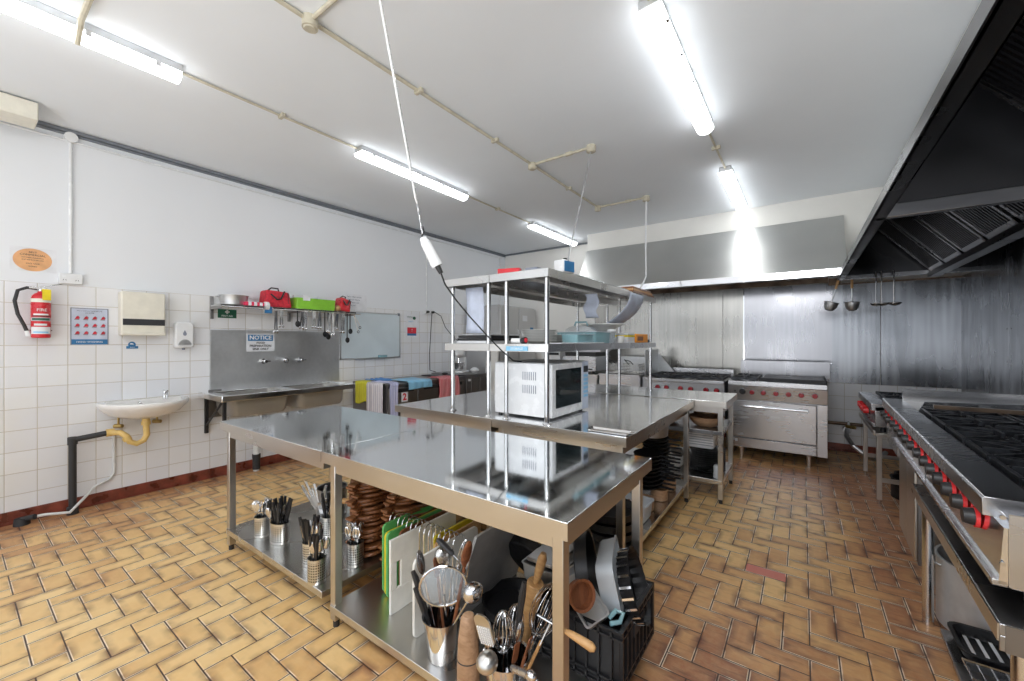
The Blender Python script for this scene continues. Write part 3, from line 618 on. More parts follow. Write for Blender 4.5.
hang_spoon((-4.605,2.95,1.735),'dark masher-like utensil hanging second from the right end of the rail',M['iron'],.2)
t=thing('kitchen_scissors','open scissors hanging at the right end of the rail','scissors',(-4.605,3.02,1.735),world=False)
MB().tube([(0,-.02,0),(0,.07,-.15)],.005,6).tube([(0,-.02,0),(0,.04,-.21)],.005,6).build('blade',M['steel'],t); MB().tube(arc((0,.07,-.17),.015,0,340,10,'YZ'),.004,6).tube(arc((0,.045,-.225),.015,0,340,10,'YZ'),.004,6).build('finger_loop',M['black'],t)
# whiteboard and papers
t=thing('whiteboard','whiteboard with thin grey frame on the left wall','whiteboard',(LX,3.47,1.47))
MB().box(LX,3.0,1.158,LX+.012,3.945,1.785).build('board',M['wboard'],t)
m=MB()
for a in ((2.99,1.15,3.955,1.165),(2.99,1.778,3.955,1.793),(2.99,1.15,3.005,1.793),(3.94,1.15,3.955,1.793)): m.box(LX,a[0],a[1],LX+.018,a[2],a[3])
m.build('board_frame',M['alu'],t)
for yy in (3.0,3.93): MB().box(LX,yy-.015,1.765,LX+.022,yy+.015,1.805).build('corner_clip',M['greytrim'],t,bev=.003)
MB().box(LX+.012,3.2,1.150,LX+.05,3.8,1.158).build('pen_tray',M['alu'],t)
solo(MB().box(LX+.02,3.56,1.159,LX+.05,3.70,1.195),'board_eraser',M['clearteal'],'teal eraser on the tray of the whiteboard','eraser',(LX+.03,3.63,1.159),bev=.004)
t=thing('paper_note','white handwritten paper taped above the whiteboard','paper',(LX,3.23,1.93))
MB().box(LX,3.075,1.815,LX+.002,3.39,2.02).build('sheet',M['paper'],t)
for i,s_ in enumerate(('keep clean please','wash all boards','after each use','thank you')): wtext(s_,.03,M['greyink'],t,3.10,1.985-.038*i,LX+.0025,align='LEFT')
t=thing('safety_leaflet','small safety notice with red and blue block right of the whiteboard','sign',(LX,4.2,1.63))
MB().box(LX,4.08,1.45,LX+.002,4.30,1.80).build('sheet',M['paper'],t); MB().box(LX+.002,4.10,1.51,LX+.003,4.275,1.6).build('red_block',M['redink'],t); MB().box(LX+.002,4.10,1.475,LX+.003,4.275,1.51).build('blue_block',M['blue'],t)
MB().ext([(4.235+.03*math.cos(R(a*20)),1.745+.025*math.sin(R(a*20))) for a in range(18)],.001,'YZ',LX+.002).build('dark_mark',M['dgreen'],t)
wtext('NOTICE',.028,M['dgreen'],t,4.15,1.76,LX+.0025); wtext('SAFETY',.03,M['sky'],t,4.17,1.69,LX+.0025); wtext('!',.07,M['whiteink'],t,4.19,1.555,LX+.0035)
solo(MB().box(LX,5.0,1.05,LX+.002,5.17,1.43),'paper_note',M['paper'],'narrow paper notice on the left wall behind the shelf post','paper',(LX,5.1,1.2))
# ------------------------------------------------------------------ underbench fridges along left wall
fx=-4.14
t=thing('underbench_fridge','long grey underbench fridge along the left wall past the sink','fridge',(-4.5,3.9,0))
MB().box(LX+.02,3.17,.08,fx-.02,4.56,.83).build('cabinet',M['frig'],t)
MB().box(LX+.02,3.165,.83,fx,4.565,.858).build('worktop',M['frig'],t,bev=.004)
for i,(a,b) in enumerate(((3.18,3.63),(3.64,4.09),(4.10,4.55))):
    d=MB().box(fx-.02,a,.1,fx+.005,b,.80).build('door',M['frigdoor'],t,bev=.004)
    MB().box(fx+.005,a+.1,.745,fx+.009,b-.06,.79).build('door_grip',M['black'],d)
for yy in (3.25,4.45): MB().cyl((fx-.08,yy,0),(fx-.08,yy,.09),.03).build('leg',M['black'],t)
t=thing('underbench_cabinet','darker underbench cabinet at the far end of the left wall below the mixer','cabinet',(-4.5,4.85,0))
MB().box(LX+.1,4.62,0,fx-.1,5.0,.08).build('plinth',M['black'],t); MB().box(LX+.02,4.58,.08,fx-.02,5.10,.85).build('cabinet',M['frig'],t); MB().box(LX+.02,4.575,.85,fx+.01,5.105,.88).build('worktop',M['frig'],t)
for a,b in ((4.59,4.70),(4.71,4.90),(4.91,5.09)): MB().box(fx-.02,a,.1,fx+.003,b,.83).build('door',M['frigdoor'],t,bev=.003)
MB().box(fx+.003,4.63,.78,fx+.005,4.69,.81).build('white_label',M['paper'],t)
t=thing('number_card','white card with a red number 2 on the fridge door','sign',(fx,3.43,.74))
# drapes
def drape(name,mat,label,x0,x1,y0,y1,ztop,zbot,back=.15,rough=.02,seed=0,cat='cloth'):
    # cloth lying on top from x0 and hanging over front edge x1
    rnd=random.Random(seed); ph=[rnd.uniform(0,6.28) for _ in range(4)]
    def fn(u,v):
        L1=x1-x0; L2=ztop-zbot; s=v*(L1+L2); y=y0+(y1-y0)*u+ .012*math.sin(6*v+ph[0])
        wv=rough*math.sin(u*11+ph[1]+v*2)*(.4 if s<L1 else 1)
        if s<L1: return (x0+s,y,ztop+.008+abs(wv)*.6)
        return (x1+.012+abs(wv)*.7,y+.01*math.sin(9*v),ztop+.006-(s-L1)*(1+.06*math.sin(u*3+ph[2])))
    return solo(MB().grid(fn,20,26),name,mat,label,cat,((x0+x1)/2,(y0+y1)/2,ztop),solid=.004,smooth=80)
solo(MB().grid(lambda u,v:(-4.80+.26*u,3.165-.012-(.02*abs(math.sin(u*9)) if v>.25 else 0)+(.12-(v/.25)*.12 if v<.25 else 0),.868 if v<.25 else .868-.27*(v-.25)/.75*(1+.08*math.sin(5*u))),16,20),'cleaning_cloth',M['clothyellow'],'yellow cloth hanging over the near side of the grey fridge bench','cloth',(-4.6,3.2,.86),solid=.004,smooth=80)
solo(MB().grid(lambda u,v:(-4.53+.32*u,3.165-.014-(.02*abs(math.sin(u*11+1)) if v>.2 else 0)+(.12-(v/.2)*.12 if v<.2 else 0),.868 if v<.2 else .868-.40*(v-.2)/.8*(1+.08*math.sin(4*u))),16,20),'tea_towel',M['clothstripe'],'long striped tea towel hanging between the yellow cloth and the lilac towel','towel',(-4.4,3.2,.86),solid=.004,smooth=80)
drape('tea_towel',M['clothlilac'],'lilac towel draped over the near corner of the fridge bench',-4.5,fx+.012,3.175,3.3,.866,.42,seed=2,cat='towel')
drape('cleaning_cloth',M['clothblue'],'crumpled blue cloth in a heap on the fridge bench behind the yellow cloth',-4.75,-4.5,3.25,3.5,.866,.86,rough=.06,seed=3)
drape('tea_towel',M['sky'],'pale blue towel hanging over the middle of the fridge bench',-4.5,fx+.01,3.45,3.85,.866,.76,seed=4,cat='towel')
drape('cleaning_cloth',M['clothred'],'red and white checked cloth hanging down the front of the fridge bench',-4.35,fx+.01,4.0,4.40,.866,.58,seed=5)
MB().box(fx+.012,3.36,.62,fx+.014,3.46,.74).build('card',M['paper'],t); OFF
text('2',.12,M['redink'],t,(fx+.016,3.41,.68),(0,1,0),(0,0,1),bold=.004)
t=thing('baking_tray','flat black tray with utensils lying on the bench under the outlet','tray',(-4.6,4.5,.865))
MB().box(-4.75,4.25,.862,-4.25,4.75,.875).build('tray_plate',M['black'],t); MB().ell((-4.5,4.5,.89),.04,.06,.02,10,6).build('tray_knob',M['black'],t)
# stand mixer
t=thing('stand_mixer','white stand mixer with a steel bowl on the far cabinet','mixer',(-4.5,4.85,.88),world=False,rz=R(20))
MB().box(-.10,-.16,0,.10,.16,.035).build('base',M['whitep'],t,bev=.02,seg=3)
MB().box(-.05,.06,.03,.05,.15,.25).build('column',M['whitep'],t,bev=.02,seg=3)
MB().ell((0,-.02,.30),.065,.18,.06,16,10).build('motor_head',M['whitep'],t)
MB().lathe([(.05,0),(.09,.03),(.105,.13),(.108,.135),(.1,.135),(.085,.035),(0,.02)],(0,-.07,.035),24).build('bowl',M['chrome'],t)
MB().cyl((0,-.07,.25),(0,-.07,.12),.012,.03).build('beater',M['chrome'],t)
solo(MB().lathe([(.04,0),(.07,.03),(.072,.05),(.03,.08),(0,.085)],(-4.35,5.02,.88),18),'small_kettle',M['whitep'],'small white lidded jug beside the mixer bowl','jug',(-4.35,5.02,.88))
# tall fridge
t=thing('upright_fridge','tall pale steel upright fridge in the back left corner','fridge',(-4.5,5.9,0))
MB().box(LX+.04,5.39,.1,-4.14,6.5,2.0).build('cabinet',M['tallfridge'],t,bev=.005)
for a,b,z0,z1 in ((5.40,5.93,.15,1.0),(5.40,5.93,1.02,1.98),(5.95,6.49,.15,1.0),(5.95,6.49,1.02,1.98)):
    d=MB().box(-4.14,a,z0,-4.10,b,z1).build('door',M['tallfridge'],t,bev=.006)
    MB().tube([(-4.10,b-.05 if a<5.9 else a+.05,z0+.3),(-4.06,b-.05 if a<5.9 else a+.05,z0+.32),(-4.06,b-.05 if a<5.9 else a+.05,z0+.55),(-4.10,b-.05 if a<5.9 else a+.05,z0+.57)],.01,8).build('handle',M['chrome'],d)
MB().box(-4.10,6.05,1.75,-4.097,6.2,1.85).build('white_label',M['paper'],t); MB().box(-4.10,6.3,1.6,-4.097,6.4,1.64).build('badge',M['blue'],t)
for yy in (5.45,6.4): MB().cyl((-4.2,yy,0),(-4.2,yy,.1),.025).build('leg',M['black'],t)
solo(MB().hexa([(-4.35,5.20,.0),(-4.05,5.20,.0),(-4.05,5.23,.0),(-4.35,5.23,.0)],[(-4.35,5.34,1.25),(-4.12,5.34,1.25),(-4.12,5.37,1.25),(-4.35,5.37,1.25)]),'leaning_board',M['bulk'],'cream board leaning against the side of the tall fridge','board',(-4.2,5.25,0))
# ------------------------------------------------------------------ benches
def bench(label,x0,x1,y0,y1,z,shelf_z,group='stainless benches',apron=.055,rail=.05,topmat='top',legw=.04,shelf=True,mid=None,legx=None,skip=False):
    t=thing('steel_bench',label,'bench',((x0+x1)/2,(y0+y1)/2,0),group=None)
    MB().box(x0,y0,z-.004,x1,y1,z).build('benchtop',M[topmat],t,bev=.0015)
    e=.003
    MB().box(x0,y0,z-apron,x1,y0+e,z-.004).box(x0,y1-e,z-apron,x1,y1,z-.004).box(x0,y0+e,z-apron,x0+e,y1-e,z-.004).box(x1-e,y0+e,z-apron,x1,y1-e,z-.004).build('top_edge',M['frame'],t)
    i=.03; q=.004
    if rail: MB().box(x0+i+q,y0+i+q,z-apron-rail,x1-i-q,y0+i+.03,z-.006).box(x0+i+q,y1-i-.03,z-apron-rail,x1-i-q,y1-i-q,z-.006).box(x0+i+q,y0+i+.03,z-apron-rail,x0+i+.03,y1-i-.03,z-.006).box(x1-i-.03,y0+i+.03,z-apron-rail,x1-i-q,y1-i-.03,z-.006).build('under_rail',M['frame'],t)
    a,b=(x0+i,x1-i)
    for lx in ((a,) if skip else (a,b-legw)):
        for ly in (y0+i,y1-i-legw):
            l=MB().box(lx,ly,.035,lx+legw,ly+legw,z-.01).build('leg',M['frame'],t,bev=.003)
            MB().cyl((lx+legw/2,ly+legw/2,0),(lx+legw/2,ly+legw/2,.04),.015).build('foot',M['rubber'],l)
    for s_ in ([shelf_z] if shelf else [])+(mid or []):
        MB().box(x0+i+.005,y0+i-.006,s_-.035,x1-i-.005,y1-i+.006,s_).build('lower_shelf',M['shelfdark'] if s_!=shelf_z else M['steel'],t,bev=.002)
    return t
bench('left half of the near steel bench, holding cutlery holders on its shelf',-3.17,-1.918,1.07,1.89,.86,.145,skip=True)
bench('right half of the near steel bench, with cutting boards and utensils below',-1.914,-.565,1.07,1.89,.86,.11)
bench('left bench under the open shelving, behind the near benches',-2.71,-1.702,2.14,3.82,.875,.18,topmat='topdull')
bench('bench carrying the white microwave, with pans stacked below',-1.698,-.775,2.14,3.80,.875,.18,topmat='topdull')
bench('long cross bench at the aisle end, holding bowls and black plates',-2.25,-.525,3.83,4.53,.88,.2,mid=[.62],topmat='topdull')
# microwave
t=thing('microwave','white microwave oven with dark window standing on the bench under the shelving','microwave',(-1.57,2.57,.875))
MB().box(-1.80,2.30,.888,-1.345,2.85,1.245).build('case',M['white'],t,bev=.006)
MB().box(-1.345,2.30,.89,-1.325,2.745,1.243).build('door',M['white'],t,bev=.006)
MB().box(-1.325,2.345,.95,-1.321,2.715,1.205).build('door_window',M['glassblk'],t)
MB().box(-1.345,2.75,.89,-1.327,2.85,1.243).build('control_panel',M['paperblue'],t,bev=.003)
MB().box(-1.327,2.765,1.165,-1.324,2.835,1.21).build('display',M['ink'],t)
for r_ in range(6):
    m=MB()
    for c_ in range(3): m.box(-1.327,2.767+c_*.025,1.13-r_*.03,-1.3245,2.785+c_*.025,1.148-r_*.03)
    m.build('button_row',M['sky'],t)
m=MB()
for k in range(7):
    for z_ in (1.07,1.16): m.obox((-1.555+k*.017,2.299,z_),(.005,.003,.055),(0,R(0),0))
m.build('side_vents',M['greyink'],t)
MB().box(-1.80,2.32,1.245,-1.35,2.84,1.248).build('top_cover',M['alu'],t)
MB().box(-1.83,2.33,.93,-1.80,2.8,1.2).build('rear_case',M['white'],t,bev=.01)
for a in (-1.77,-1.38):
    for b in (2.33,2.82): MB().cyl((a,b,.875),(a,b,.89),.015).build('foot',M['black'],t)
# shelving over bench
def shelving(label,x0,x1,y0,y1,posts,zs=(1.85,1.378)):
    t=thing('open_shelving',label,'shelving',((x0+x1)/2,(y0+y1)/2,.875))
    for z_,h in ((zs[0],.052),(zs[1],.05)):
        m=MB().box(x0,y0,z_-.004,x1,y1,z_)
        e=.003; m.box(x0,y0,z_-h,x1,y0+e,z_-.004).box(x0,y1-e,z_-h,x1,y1,z_-.004).box(x0,y0+e,z_-h,x0+e,y1-e,z_-.004).box(x1-e,y0+e,z_-h,x1,y1-e,z_-.004)
        m.box((x0+x1)/2-.04,y0+e,z_-.03,(x0+x1)/2+.04,y1-e,z_-.004)
        m.build('shelf_board',M['steel'],t)
    for px,py in posts:
        p=MB().cyl((px,py,.876),(px,py,zs[0]-.006),.0155,.0155,16).build('post',M['pipe'],t)
        MB().cyl((px,py,.8755),(px,py,.884),.03,.024,16).build('base_flange',M['chrome'],p)
    return t
shelving('left narrow open shelving unit with black binders on its middle shelf',-2.17,-1.75,2.17,4.43,[(-2.14,2.225),(-1.775,2.2),(-2.14,4.3),(-1.775,4.3)])
shelving('right open shelving unit above the microwave, loaded with plates and boxes',-1.745,-1.28,2.17,4.43,[(-1.62,2.2),(-1.31,2.205),(-1.635,4.3),(-1.30,4.3)])
# items on shelves
z=1.379
for i in range(3): solo(MB().box(-2.13+.01*i,2.25,z+.02*i,-1.84+.01*i,2.6+.02*i,z+.018+.02*i),'paper_stack' if i==0 else 'black_binder',M['paper'] if i==0 else M['black'],('flat white papers under the black binders on the left middle shelf','lower black binder on the left middle shelf','upper black binder on the left middle shelf')[i],'paper' if i==0 else 'binder',(-2,2.4,z+.02*i),bev=.002)
solo(MB().box(-2.12,2.3,z+.064,-1.82,2.62,z+.069),'paper_stack',M['paper'],'white sheets lying on top of the black binders','paper',(-2,2.4,z+.062))
solo(MB().grid(lambda u,v:(-2.08+.17*u,2.3+.015*math.sin(v*3),1.795-.34*v),3,8),'hanging_paper',M['paperblue'],'large pale sheet hanging beside the leftmost shelf post','paper',(-2.0,2.3,1.79),solid=.001)
t=thing('flash_torch','short white torch with red end lying at the front of the middle shelf','torch',(-1.5,2.2,z))
MB().cyl((-1.58,2.21,z+.02),(-1.505,2.21,z+.02),.017,.017,16).build('barrel',M['white'],t); MB().cyl((-1.505,2.21,z+.02),(-1.47,2.205,z+.022),.019,.022,16).build('head',M['ink'],t); MB().cyl((-1.47,2.205,z+.022),(-1.467,2.204,z+.022),.016,.012,16).build('red_lens',M['redink'],t)
t=thing('shelf_label','light blue label strip on the front edge of the middle shelf','label',(-1.52,2.168,1.35))
MB().box(-1.60,2.166,1.333,-1.43,2.169,1.362).build('strip',M['sky'],t)
text('STORAGE',.022,M['whiteink'],t,(-1.515,2.1655,1.347),(1,0,0),(0,0,1))
pl=thing('dinner_plate','white plate in the stack at the middle shelf front, behind the torch','plate',(-1.58,2.55,z),world=False,group='stack of plates on the middle shelf')
MB().lathe([(.06,0),(.075,.004),(.12,.016),(.135,.02),(.135,.022),(.118,.02),(.07,.008),(0,.007)],(0,0,0),32).build('plate_body',M['plate'],pl)
for k in range(1,8): dup(pl,(-1.58+random.uniform(-.004,.004),2.55,z+.011*k))
for k in range(5): dup(pl,(-1.58,2.88,z+.011*k),label='white plate in the second stack deeper on the middle shelf',group='second stack of plates on the middle shelf')
def tubbox(name,label,cat,x0,y0,z0,x1,y1,z1,mat,lid=None):
    t=thing(name,label,cat,((x0+x1)/2,(y0+y1)/2,z0)); m=MB(); tray(m,x0+.006,y0+.006,z0,x1-.006,y1-.006,z1,.02,.003,.008,3,.005); m.build('container',mat,t)
    if lid: MB().ext(rr(x0,y0,x1,y1,.02),.008,'XY',z1+.003).build('lid',lid,t,bev=.002)
    return t
tubbox('plastic_tub','wide teal clear plastic tub on the middle shelf behind the right front post','tub',-1.70,3.0,z,-1.33,3.32,z+.085,M['clearteal'],M['clearw'])
tubbox('plastic_tub','low bluish tub in the middle of the shelf','tub',-1.45,2.62,z,-1.30,2.92,z+.06,M['clearteal'],M['clear'])
tubbox('plastic_tub','pale tub stacked under a white bowl on the middle shelf','tub',-1.62,3.36,z,-1.4,3.6,z+.09,M['clearw'],M['white'])
solo(MB().box(-1.37,2.35,z,-1.285,3.05,z+.006),'white_sheet',M['paper'],'thin white sheet along the front edge of the middle shelf','paper',(-1.33,2.6,z))
t=thing('serving_bowl','wide white serving bowl on top of the tubs on the middle shelf','bowl',(-1.47,3.48,z+.105),world=False)
MB().lathe([(.06,0),(.09,.01),(.15,.045),(.2,.058),(.2,.064),(.14,.052),(.05,.015),(0,.012)],(0,0,0),32).build('bowl_body',M['plate'],t)
t=thing('domed_cover','clear domed lid with a grip standing on the teal tub','lid',(-1.52,3.12,z+.1),world=False)
MB().ell((0,0,0),.14,.11,.05,20,6,0,1).build('dome',M['clear'],t); MB().tube([(-.06,0,.045),(-.05,0,.075),(.05,0,.075),(.06,0,.045)],.008,8).build('grip',M['clearteal'],t)
t=thing('jar','small clear jar with a white lid facing out beside the stacked tubs','jar',(-1.34,3.34,z))
MB().cyl((-1.34,3.34,z),(-1.34,3.34,z+.10),.035).build('jar_body',M['clear'],t); MB().cyl((-1.34,3.34,z+.1),(-1.34,3.34,z+.118),.037).build('jar_lid',M['white'],t)
t=thing('white_cup','white cup near the right front of the middle shelf','cup',(-1.32,3.5,z))
MB().lathe([(.022,0),(.03,.01),(.034,.06),(.034,.062),(.03,.06),(.02,.006),(0,.006)],(-1.32,3.5,z),20).build('cup_body',M['plate'],t)
for k in range(5): solo(MB().box(-1.42,3.62,z+k*.018,-1.295,3.80,z+k*.018+.016),'food_carton',M['paper'] if k!=3 else M['yellow'],('lowest','second lowest','middle','yellow-edged','topmost')[k]+' white carton in the small stack beside the orange pack','carton',(-1.35,3.7,z+k*.018),bev=.002)
t=thing('orange_pack','bright orange pack at the far right of the middle shelf','pack',(-1.35,4.0,z)); MB().box(-1.40,3.86,z,-1.30,4.22,z+.085).build('pack_body',M['orange'],t,bev=.006); MB().box(-1.30,3.90,z+.02,-1.298,4.06,z+.06).build('pack_print',M['woodred'],t)
solo(MB().box(-1.34,4.27,z,-1.30,4.31,z+.03),'small_dark_box',M['ink'],'tiny dark box at the far end of the middle shelf','box',(-1.32,4.29,z))
# on the top shelf
z=1.851
t=thing('power_box','white power box with blue front plugged in at the front corner of the top shelf','power box',(-1.3,2.4,z),world=False,rz=R(-12))
MB().box(-.05,-.04,0,.035,.08,.085).build('box_body',M['white'],t,bev=.01); MB().box(.035,-.03,.005,.04,.07,.075).build('blue_front',M['blue'],t,bev=.002); MB().cyl((0,.02,.085),(0,.02,.1),.014).build('cord_gland',M['black'],t)
t=thing('power_box','folded white and grey wrapper lying at the front of the top shelf','wrapper',(-1.42,2.3,z)); t.name='folded_wrapper'
MB().hexa([(-1.52,2.24,z),(-1.36,2.24,z),(-1.36,2.42,z),(-1.52,2.42,z)],[(-1.48,2.26,z+.05),(-1.37,2.25,z+.085),(-1.37,2.38,z+.09),(-1.47,2.38,z+.06)]).build('wrapper_body',M['paper'],t,bev=.006); OFF[t.name]=Vector((-1.42,2.3,z)); MB().box(-1.47,2.20,z,-1.38,2.26,z+.02).build('dark_flap',M['greyink'],t)
solo(MB().box(-1.33,2.5,z,-1.30,3.7,z+.018),'metal_strip',M['chrome'],'long thin steel strip lying along the right edge of the top shelf','strip',(-1.31,3,z),bev=.004)
for k in range(3): solo(MB().box(-1.58+.02*k,3.72+.03*k,z+k*.022,-1.28-.01*k,4.36-.02*k,z+k*.022+.019),'chopping_board',M[('wooddark','woodlight','wooddark')[k]],('lowest','middle','topmost')[k]+' wooden board stacked at the far end of the top shelf','board',(-1.4,4,z+k*.014),bev=.002)
solo(MB().obox((-1.64,2.26,z+.022),(.16,.05,.04),(0,0,.3)),'red_packet',M['red'],'flat red packet lying on the top shelf near the unit joint','packet',(-1.66,2.42,z),bev=.004)
solo(MB().grid(lambda u,v:(-1.275-.22*(v**2)-.0*u,3.62+.38*u-.12*v*v,1.838-.33*v+.03*v*v),6,14),'hanging_paper',M['paperblue'],'curling pale paper hanging from the right edge of the top shelf','paper',(-1.3,3.8,1.83),solid=.001,smooth=80)
solo(MB().grid(lambda u,v:(-1.50+.12*u+.01*math.sin(9*v+4*u),3.15+.02*math.sin(7*v),1.79-.2*v),6,10),'crumpled_paper',M['paperblue'],'small crumpled sheet hanging under the top shelf in the middle','paper',(-1.44,3.15,1.79),solid=.001,smooth=80)
MB
# tray on bench corner
t=thing('steel_tray','thin long steel tray on the front right corner of the microwave bench','tray',(-.95,2.2,.876))
m=MB(); tray(m,-1.02,2.17,.876,-.78,2.25,.888,.01,.002,.006,3,.006); m.build('tray_body',M['chrome'],t); MB().tube([(-.78,2.18,.888),(-.745,2.19,.892),(-.745,2.23,.892),(-.78,2.24,.888)],.004,6).build('tray_handle',M['chrome'],t)
# ------------------------------------------------------------------ back wall cladding and hood
def panel(label,x0,x1,z0,z1,mat,y=BY,th=.008):
    return solo(MB().box(x0,y-th,z0,x1,y,z1),'wall_cladding_sheet',mat,label,'wall panel',((x0+x1)/2,y,z0),bev=.0015)
panel('stainless wall sheet behind the open burners, from the white wall to the framed bright sheet',-2.95,-.95,.862,2.14,M['clad'])
panel('stainless wall sheet directly behind the oven range',-.945,.262,.862,2.14,M['clad'])
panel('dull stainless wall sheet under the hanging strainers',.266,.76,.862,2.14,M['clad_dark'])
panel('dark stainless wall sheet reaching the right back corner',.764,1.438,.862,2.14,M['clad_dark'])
t=thing('bright_wall_sheet','bright overlaid stainless sheet with pale edges above the oven range','wall panel',(-.2,BY,1.1))
MB().box(-.68,BY-.014,1.11,.30,BY-.009,2.13).build('sheet',M['clad_bright'],t)
MB().box(-.687,BY-.018,1.10,-.675,BY-.009,2.13).box(-.687,BY-.018,1.10,.30,BY-.009,1.112).build('edge_strip',M['chrome'],t)
solo(MB().box(.265,BY-.03,2.10,1.438,BY-.002,2.19).box(-2.87,BY-.03,2.14,.26,BY-.002,2.22),'hanging_rail_channel',M['greasy'],'brown greasy channel along the top of the back wall sheets','rail',(.8,BY,2.1))
for yy in (3.2,3.9,4.6,5.3,6.0): pass
for a,b in ((2.6,3.95),(3.954,5.3),(5.304,6.59)):
    t=thing('side_wall_sheet',{2.6:'smoked steel sheet on the right wall behind the near burner range',3.954:'smoked steel sheet on the right wall behind the griddle',5.304:'smoked steel sheet on the right wall next to the back corner'}[a],'wall panel',(RX,(a+b)/2,.8))
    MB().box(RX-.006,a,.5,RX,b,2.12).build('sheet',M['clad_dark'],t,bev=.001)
    m=MB()
    for z_ in (.9,1.2,1.5,1.8):
        for y_ in (a+.04,b-.04): m.cyl((RX-.006,y_,z_),(RX-.009,y_,z_),.006,.004,8)
    m.build('rivets',M['chrome'],t)
t=thing('wall_pipe','rusty brown pipe along the tiled wall base right of the oven range','pipe',(.8,BY-.05,.3))
MB().cyl((.2,BY-.05,.36),(1.43,BY-.05,.36),.02,.02,10).build('pipe',M['greasy'],t)
for x_ in (.45,1.0): MB().box(x_,BY-.07,.33,x_+.02,BY,.39).build('pipe_clip',M['alu'],t)
# back hood
t=thing('back_extraction_hood','long stainless extraction hood over the back cooking line','extraction hood',(-1.25,6.1,2.1))
hx0,hx1=-2.87,.385
yt,yb,zt,zb=6.125,5.68,2.865,2.185
MB().hexa([(hx0,yb,zb),(hx1,yb,zb),(hx1,yb+.012,zb),(hx0,yb+.012,zb)],[(hx0,yt-.012,zt),(hx1,yt-.012,zt),(hx1,yt,zt),(hx0,yt,zt)]).build('front_panel',M['hoodside'],t)
MB().box(hx0-.005,yb-.012,2.115,hx1+.005,yb+.012,zb+.004).box(hx0-.005,yb+.012,2.115,hx1+.005,yb+.04,2.122).build('front_lip',M['chrome'],t)
for x_,n in ((hx0,0),(hx1-.01,1)):
    MB().ext([(yb,2.12),(6.125,2.12),(6.125,zt),(yb,zb)],.01,'YZ',x_).build('end_panel',M['hoodside'],t)
MB().box(hx0+.01,yb+.20,2.40,hx1-.01,6.12,2.41).build('ceiling_panel',M['greasy'],t)
for k in range(6): 
    x0=hx0+.1+k*.52
    m=MB(); m.hexa([(x0,6.15,2.16),(x0+.46,6.15,2.16),(x0+.46,6.18,2.16),(x0,6.18,2.16)],[(x0,5.95,2.39),(x0+.46,5.95,2.39),(x0+.46,5.98,2.39),(x0,5.98,2.39)]); m.build('grease_filter',M['hoodin'],t)
# ------------------------------------------------------------------ right hood
t=thing('right_extraction_hood','huge dark stainless extraction hood sloping over the right-hand ranges','extraction hood',(.9,3,2.1))
ya,yz=-1.9,6.12; xl,zl=.335,2.115; xt,ztp=.735,3.125
MB().hexa([(xl,ya,zl+.05),(xl+.004,ya,zl+.05),(xl+.004,yz,zl+.05),(xl,yz,zl+.05)],[(xt,ya,ztp),(xt+.006,ya,ztp),(xt+.006,yz,ztp),(xt,yz,ztp)]).build('outer_face',M['bulk'],t)
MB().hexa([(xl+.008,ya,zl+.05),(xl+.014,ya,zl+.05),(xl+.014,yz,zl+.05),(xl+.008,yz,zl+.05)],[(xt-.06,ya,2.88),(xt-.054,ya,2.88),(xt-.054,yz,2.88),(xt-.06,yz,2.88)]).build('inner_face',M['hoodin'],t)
MB().box(xl-.006,ya,zl,xl+.008,yz,zl+.055).box(xl,ya,zl,xl+.06,yz,zl+.006).box(xl+.055,ya,zl,xl+.06,yz,zl+.03).build('front_lip',M['hoodin'],t)
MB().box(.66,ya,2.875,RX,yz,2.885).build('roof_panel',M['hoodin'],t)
MB().box(xl+.01,3.19,zl+.0,RX-.002,3.24,zl+.075).build('cross_beam',M['hoodlip'],t,bev=.004)
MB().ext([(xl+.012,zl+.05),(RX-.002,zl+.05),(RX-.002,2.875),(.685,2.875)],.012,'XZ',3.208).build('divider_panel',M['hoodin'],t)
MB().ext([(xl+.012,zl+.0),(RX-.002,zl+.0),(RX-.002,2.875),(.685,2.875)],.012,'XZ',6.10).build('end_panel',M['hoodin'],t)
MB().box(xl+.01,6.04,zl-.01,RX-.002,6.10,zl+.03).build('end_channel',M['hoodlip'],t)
for (f0,f1) in ((3.30,6.05),(-1.5,3.12)):
    MB().box(1.07,f0,2.07,1.16,f1,2.075).box(1.07,f0,2.07,1.075,f1,2.115).box(1.155,f0,2.07,1.16,f1,2.2).build('grease_channel',M['hoodlip'],t)
    n=int((f1-f0)/.55)
    for k in range(n):
        a=f0+.03+k*.55; b=a+.5
        fr=MB(); 
        def sl(s): return (1.10-.50*s,2.115+.60*s)
        p0=sl(0);p1=sl(.92)
        def strip(m,ya_,yb_,s0,s1,off=0,th=.02):
            A=sl(s0);B=sl(s1); nx,nz=.742*th,.67*th; ox,oz=-.742*off,-.67*off
            m.hexa([(A[0]+ox,ya_,A[1]+oz),(A[0]+ox+nx,ya_,A[1]+oz+nz),(A[0]+ox+nx,yb_,A[1]+oz+nz),(A[0]+ox,yb_,A[1]+oz)],[(B[0]+ox,ya_,B[1]+oz),(B[0]+ox+nx,ya_,B[1]+oz+nz),(B[0]+ox+nx,yb_,B[1]+oz+nz),(B[0]+ox,yb_,B[1]+oz)])
        strip(fr,a,a+.03,.02,.95); strip(fr,b-.03,b,.02,.95); strip(fr,a,b,.02,.07); strip(fr,a,b,.9,.95)
        f=fr.build('grease_filter',M['hoodlip'],t)
        mm=MB()
        for q in range(11): yy=a+.04+q*.04; strip(mm,yy,yy+.018,.07,.9,-.006,.01)
        mm.build('baffles',M['hoodin'],f)
    # plate from filter top to inner face
    MB().hexa([(.61,f0,2.685),(.615,f0,2.685),(.615,f1,2.685),(.61,f1,2.685)],[(.66,f0,2.87),(.665,f0,2.87),(.665,f1,2.87),(.66,f1,2.87)]).build('filter_rail',M['hoodin'],t)
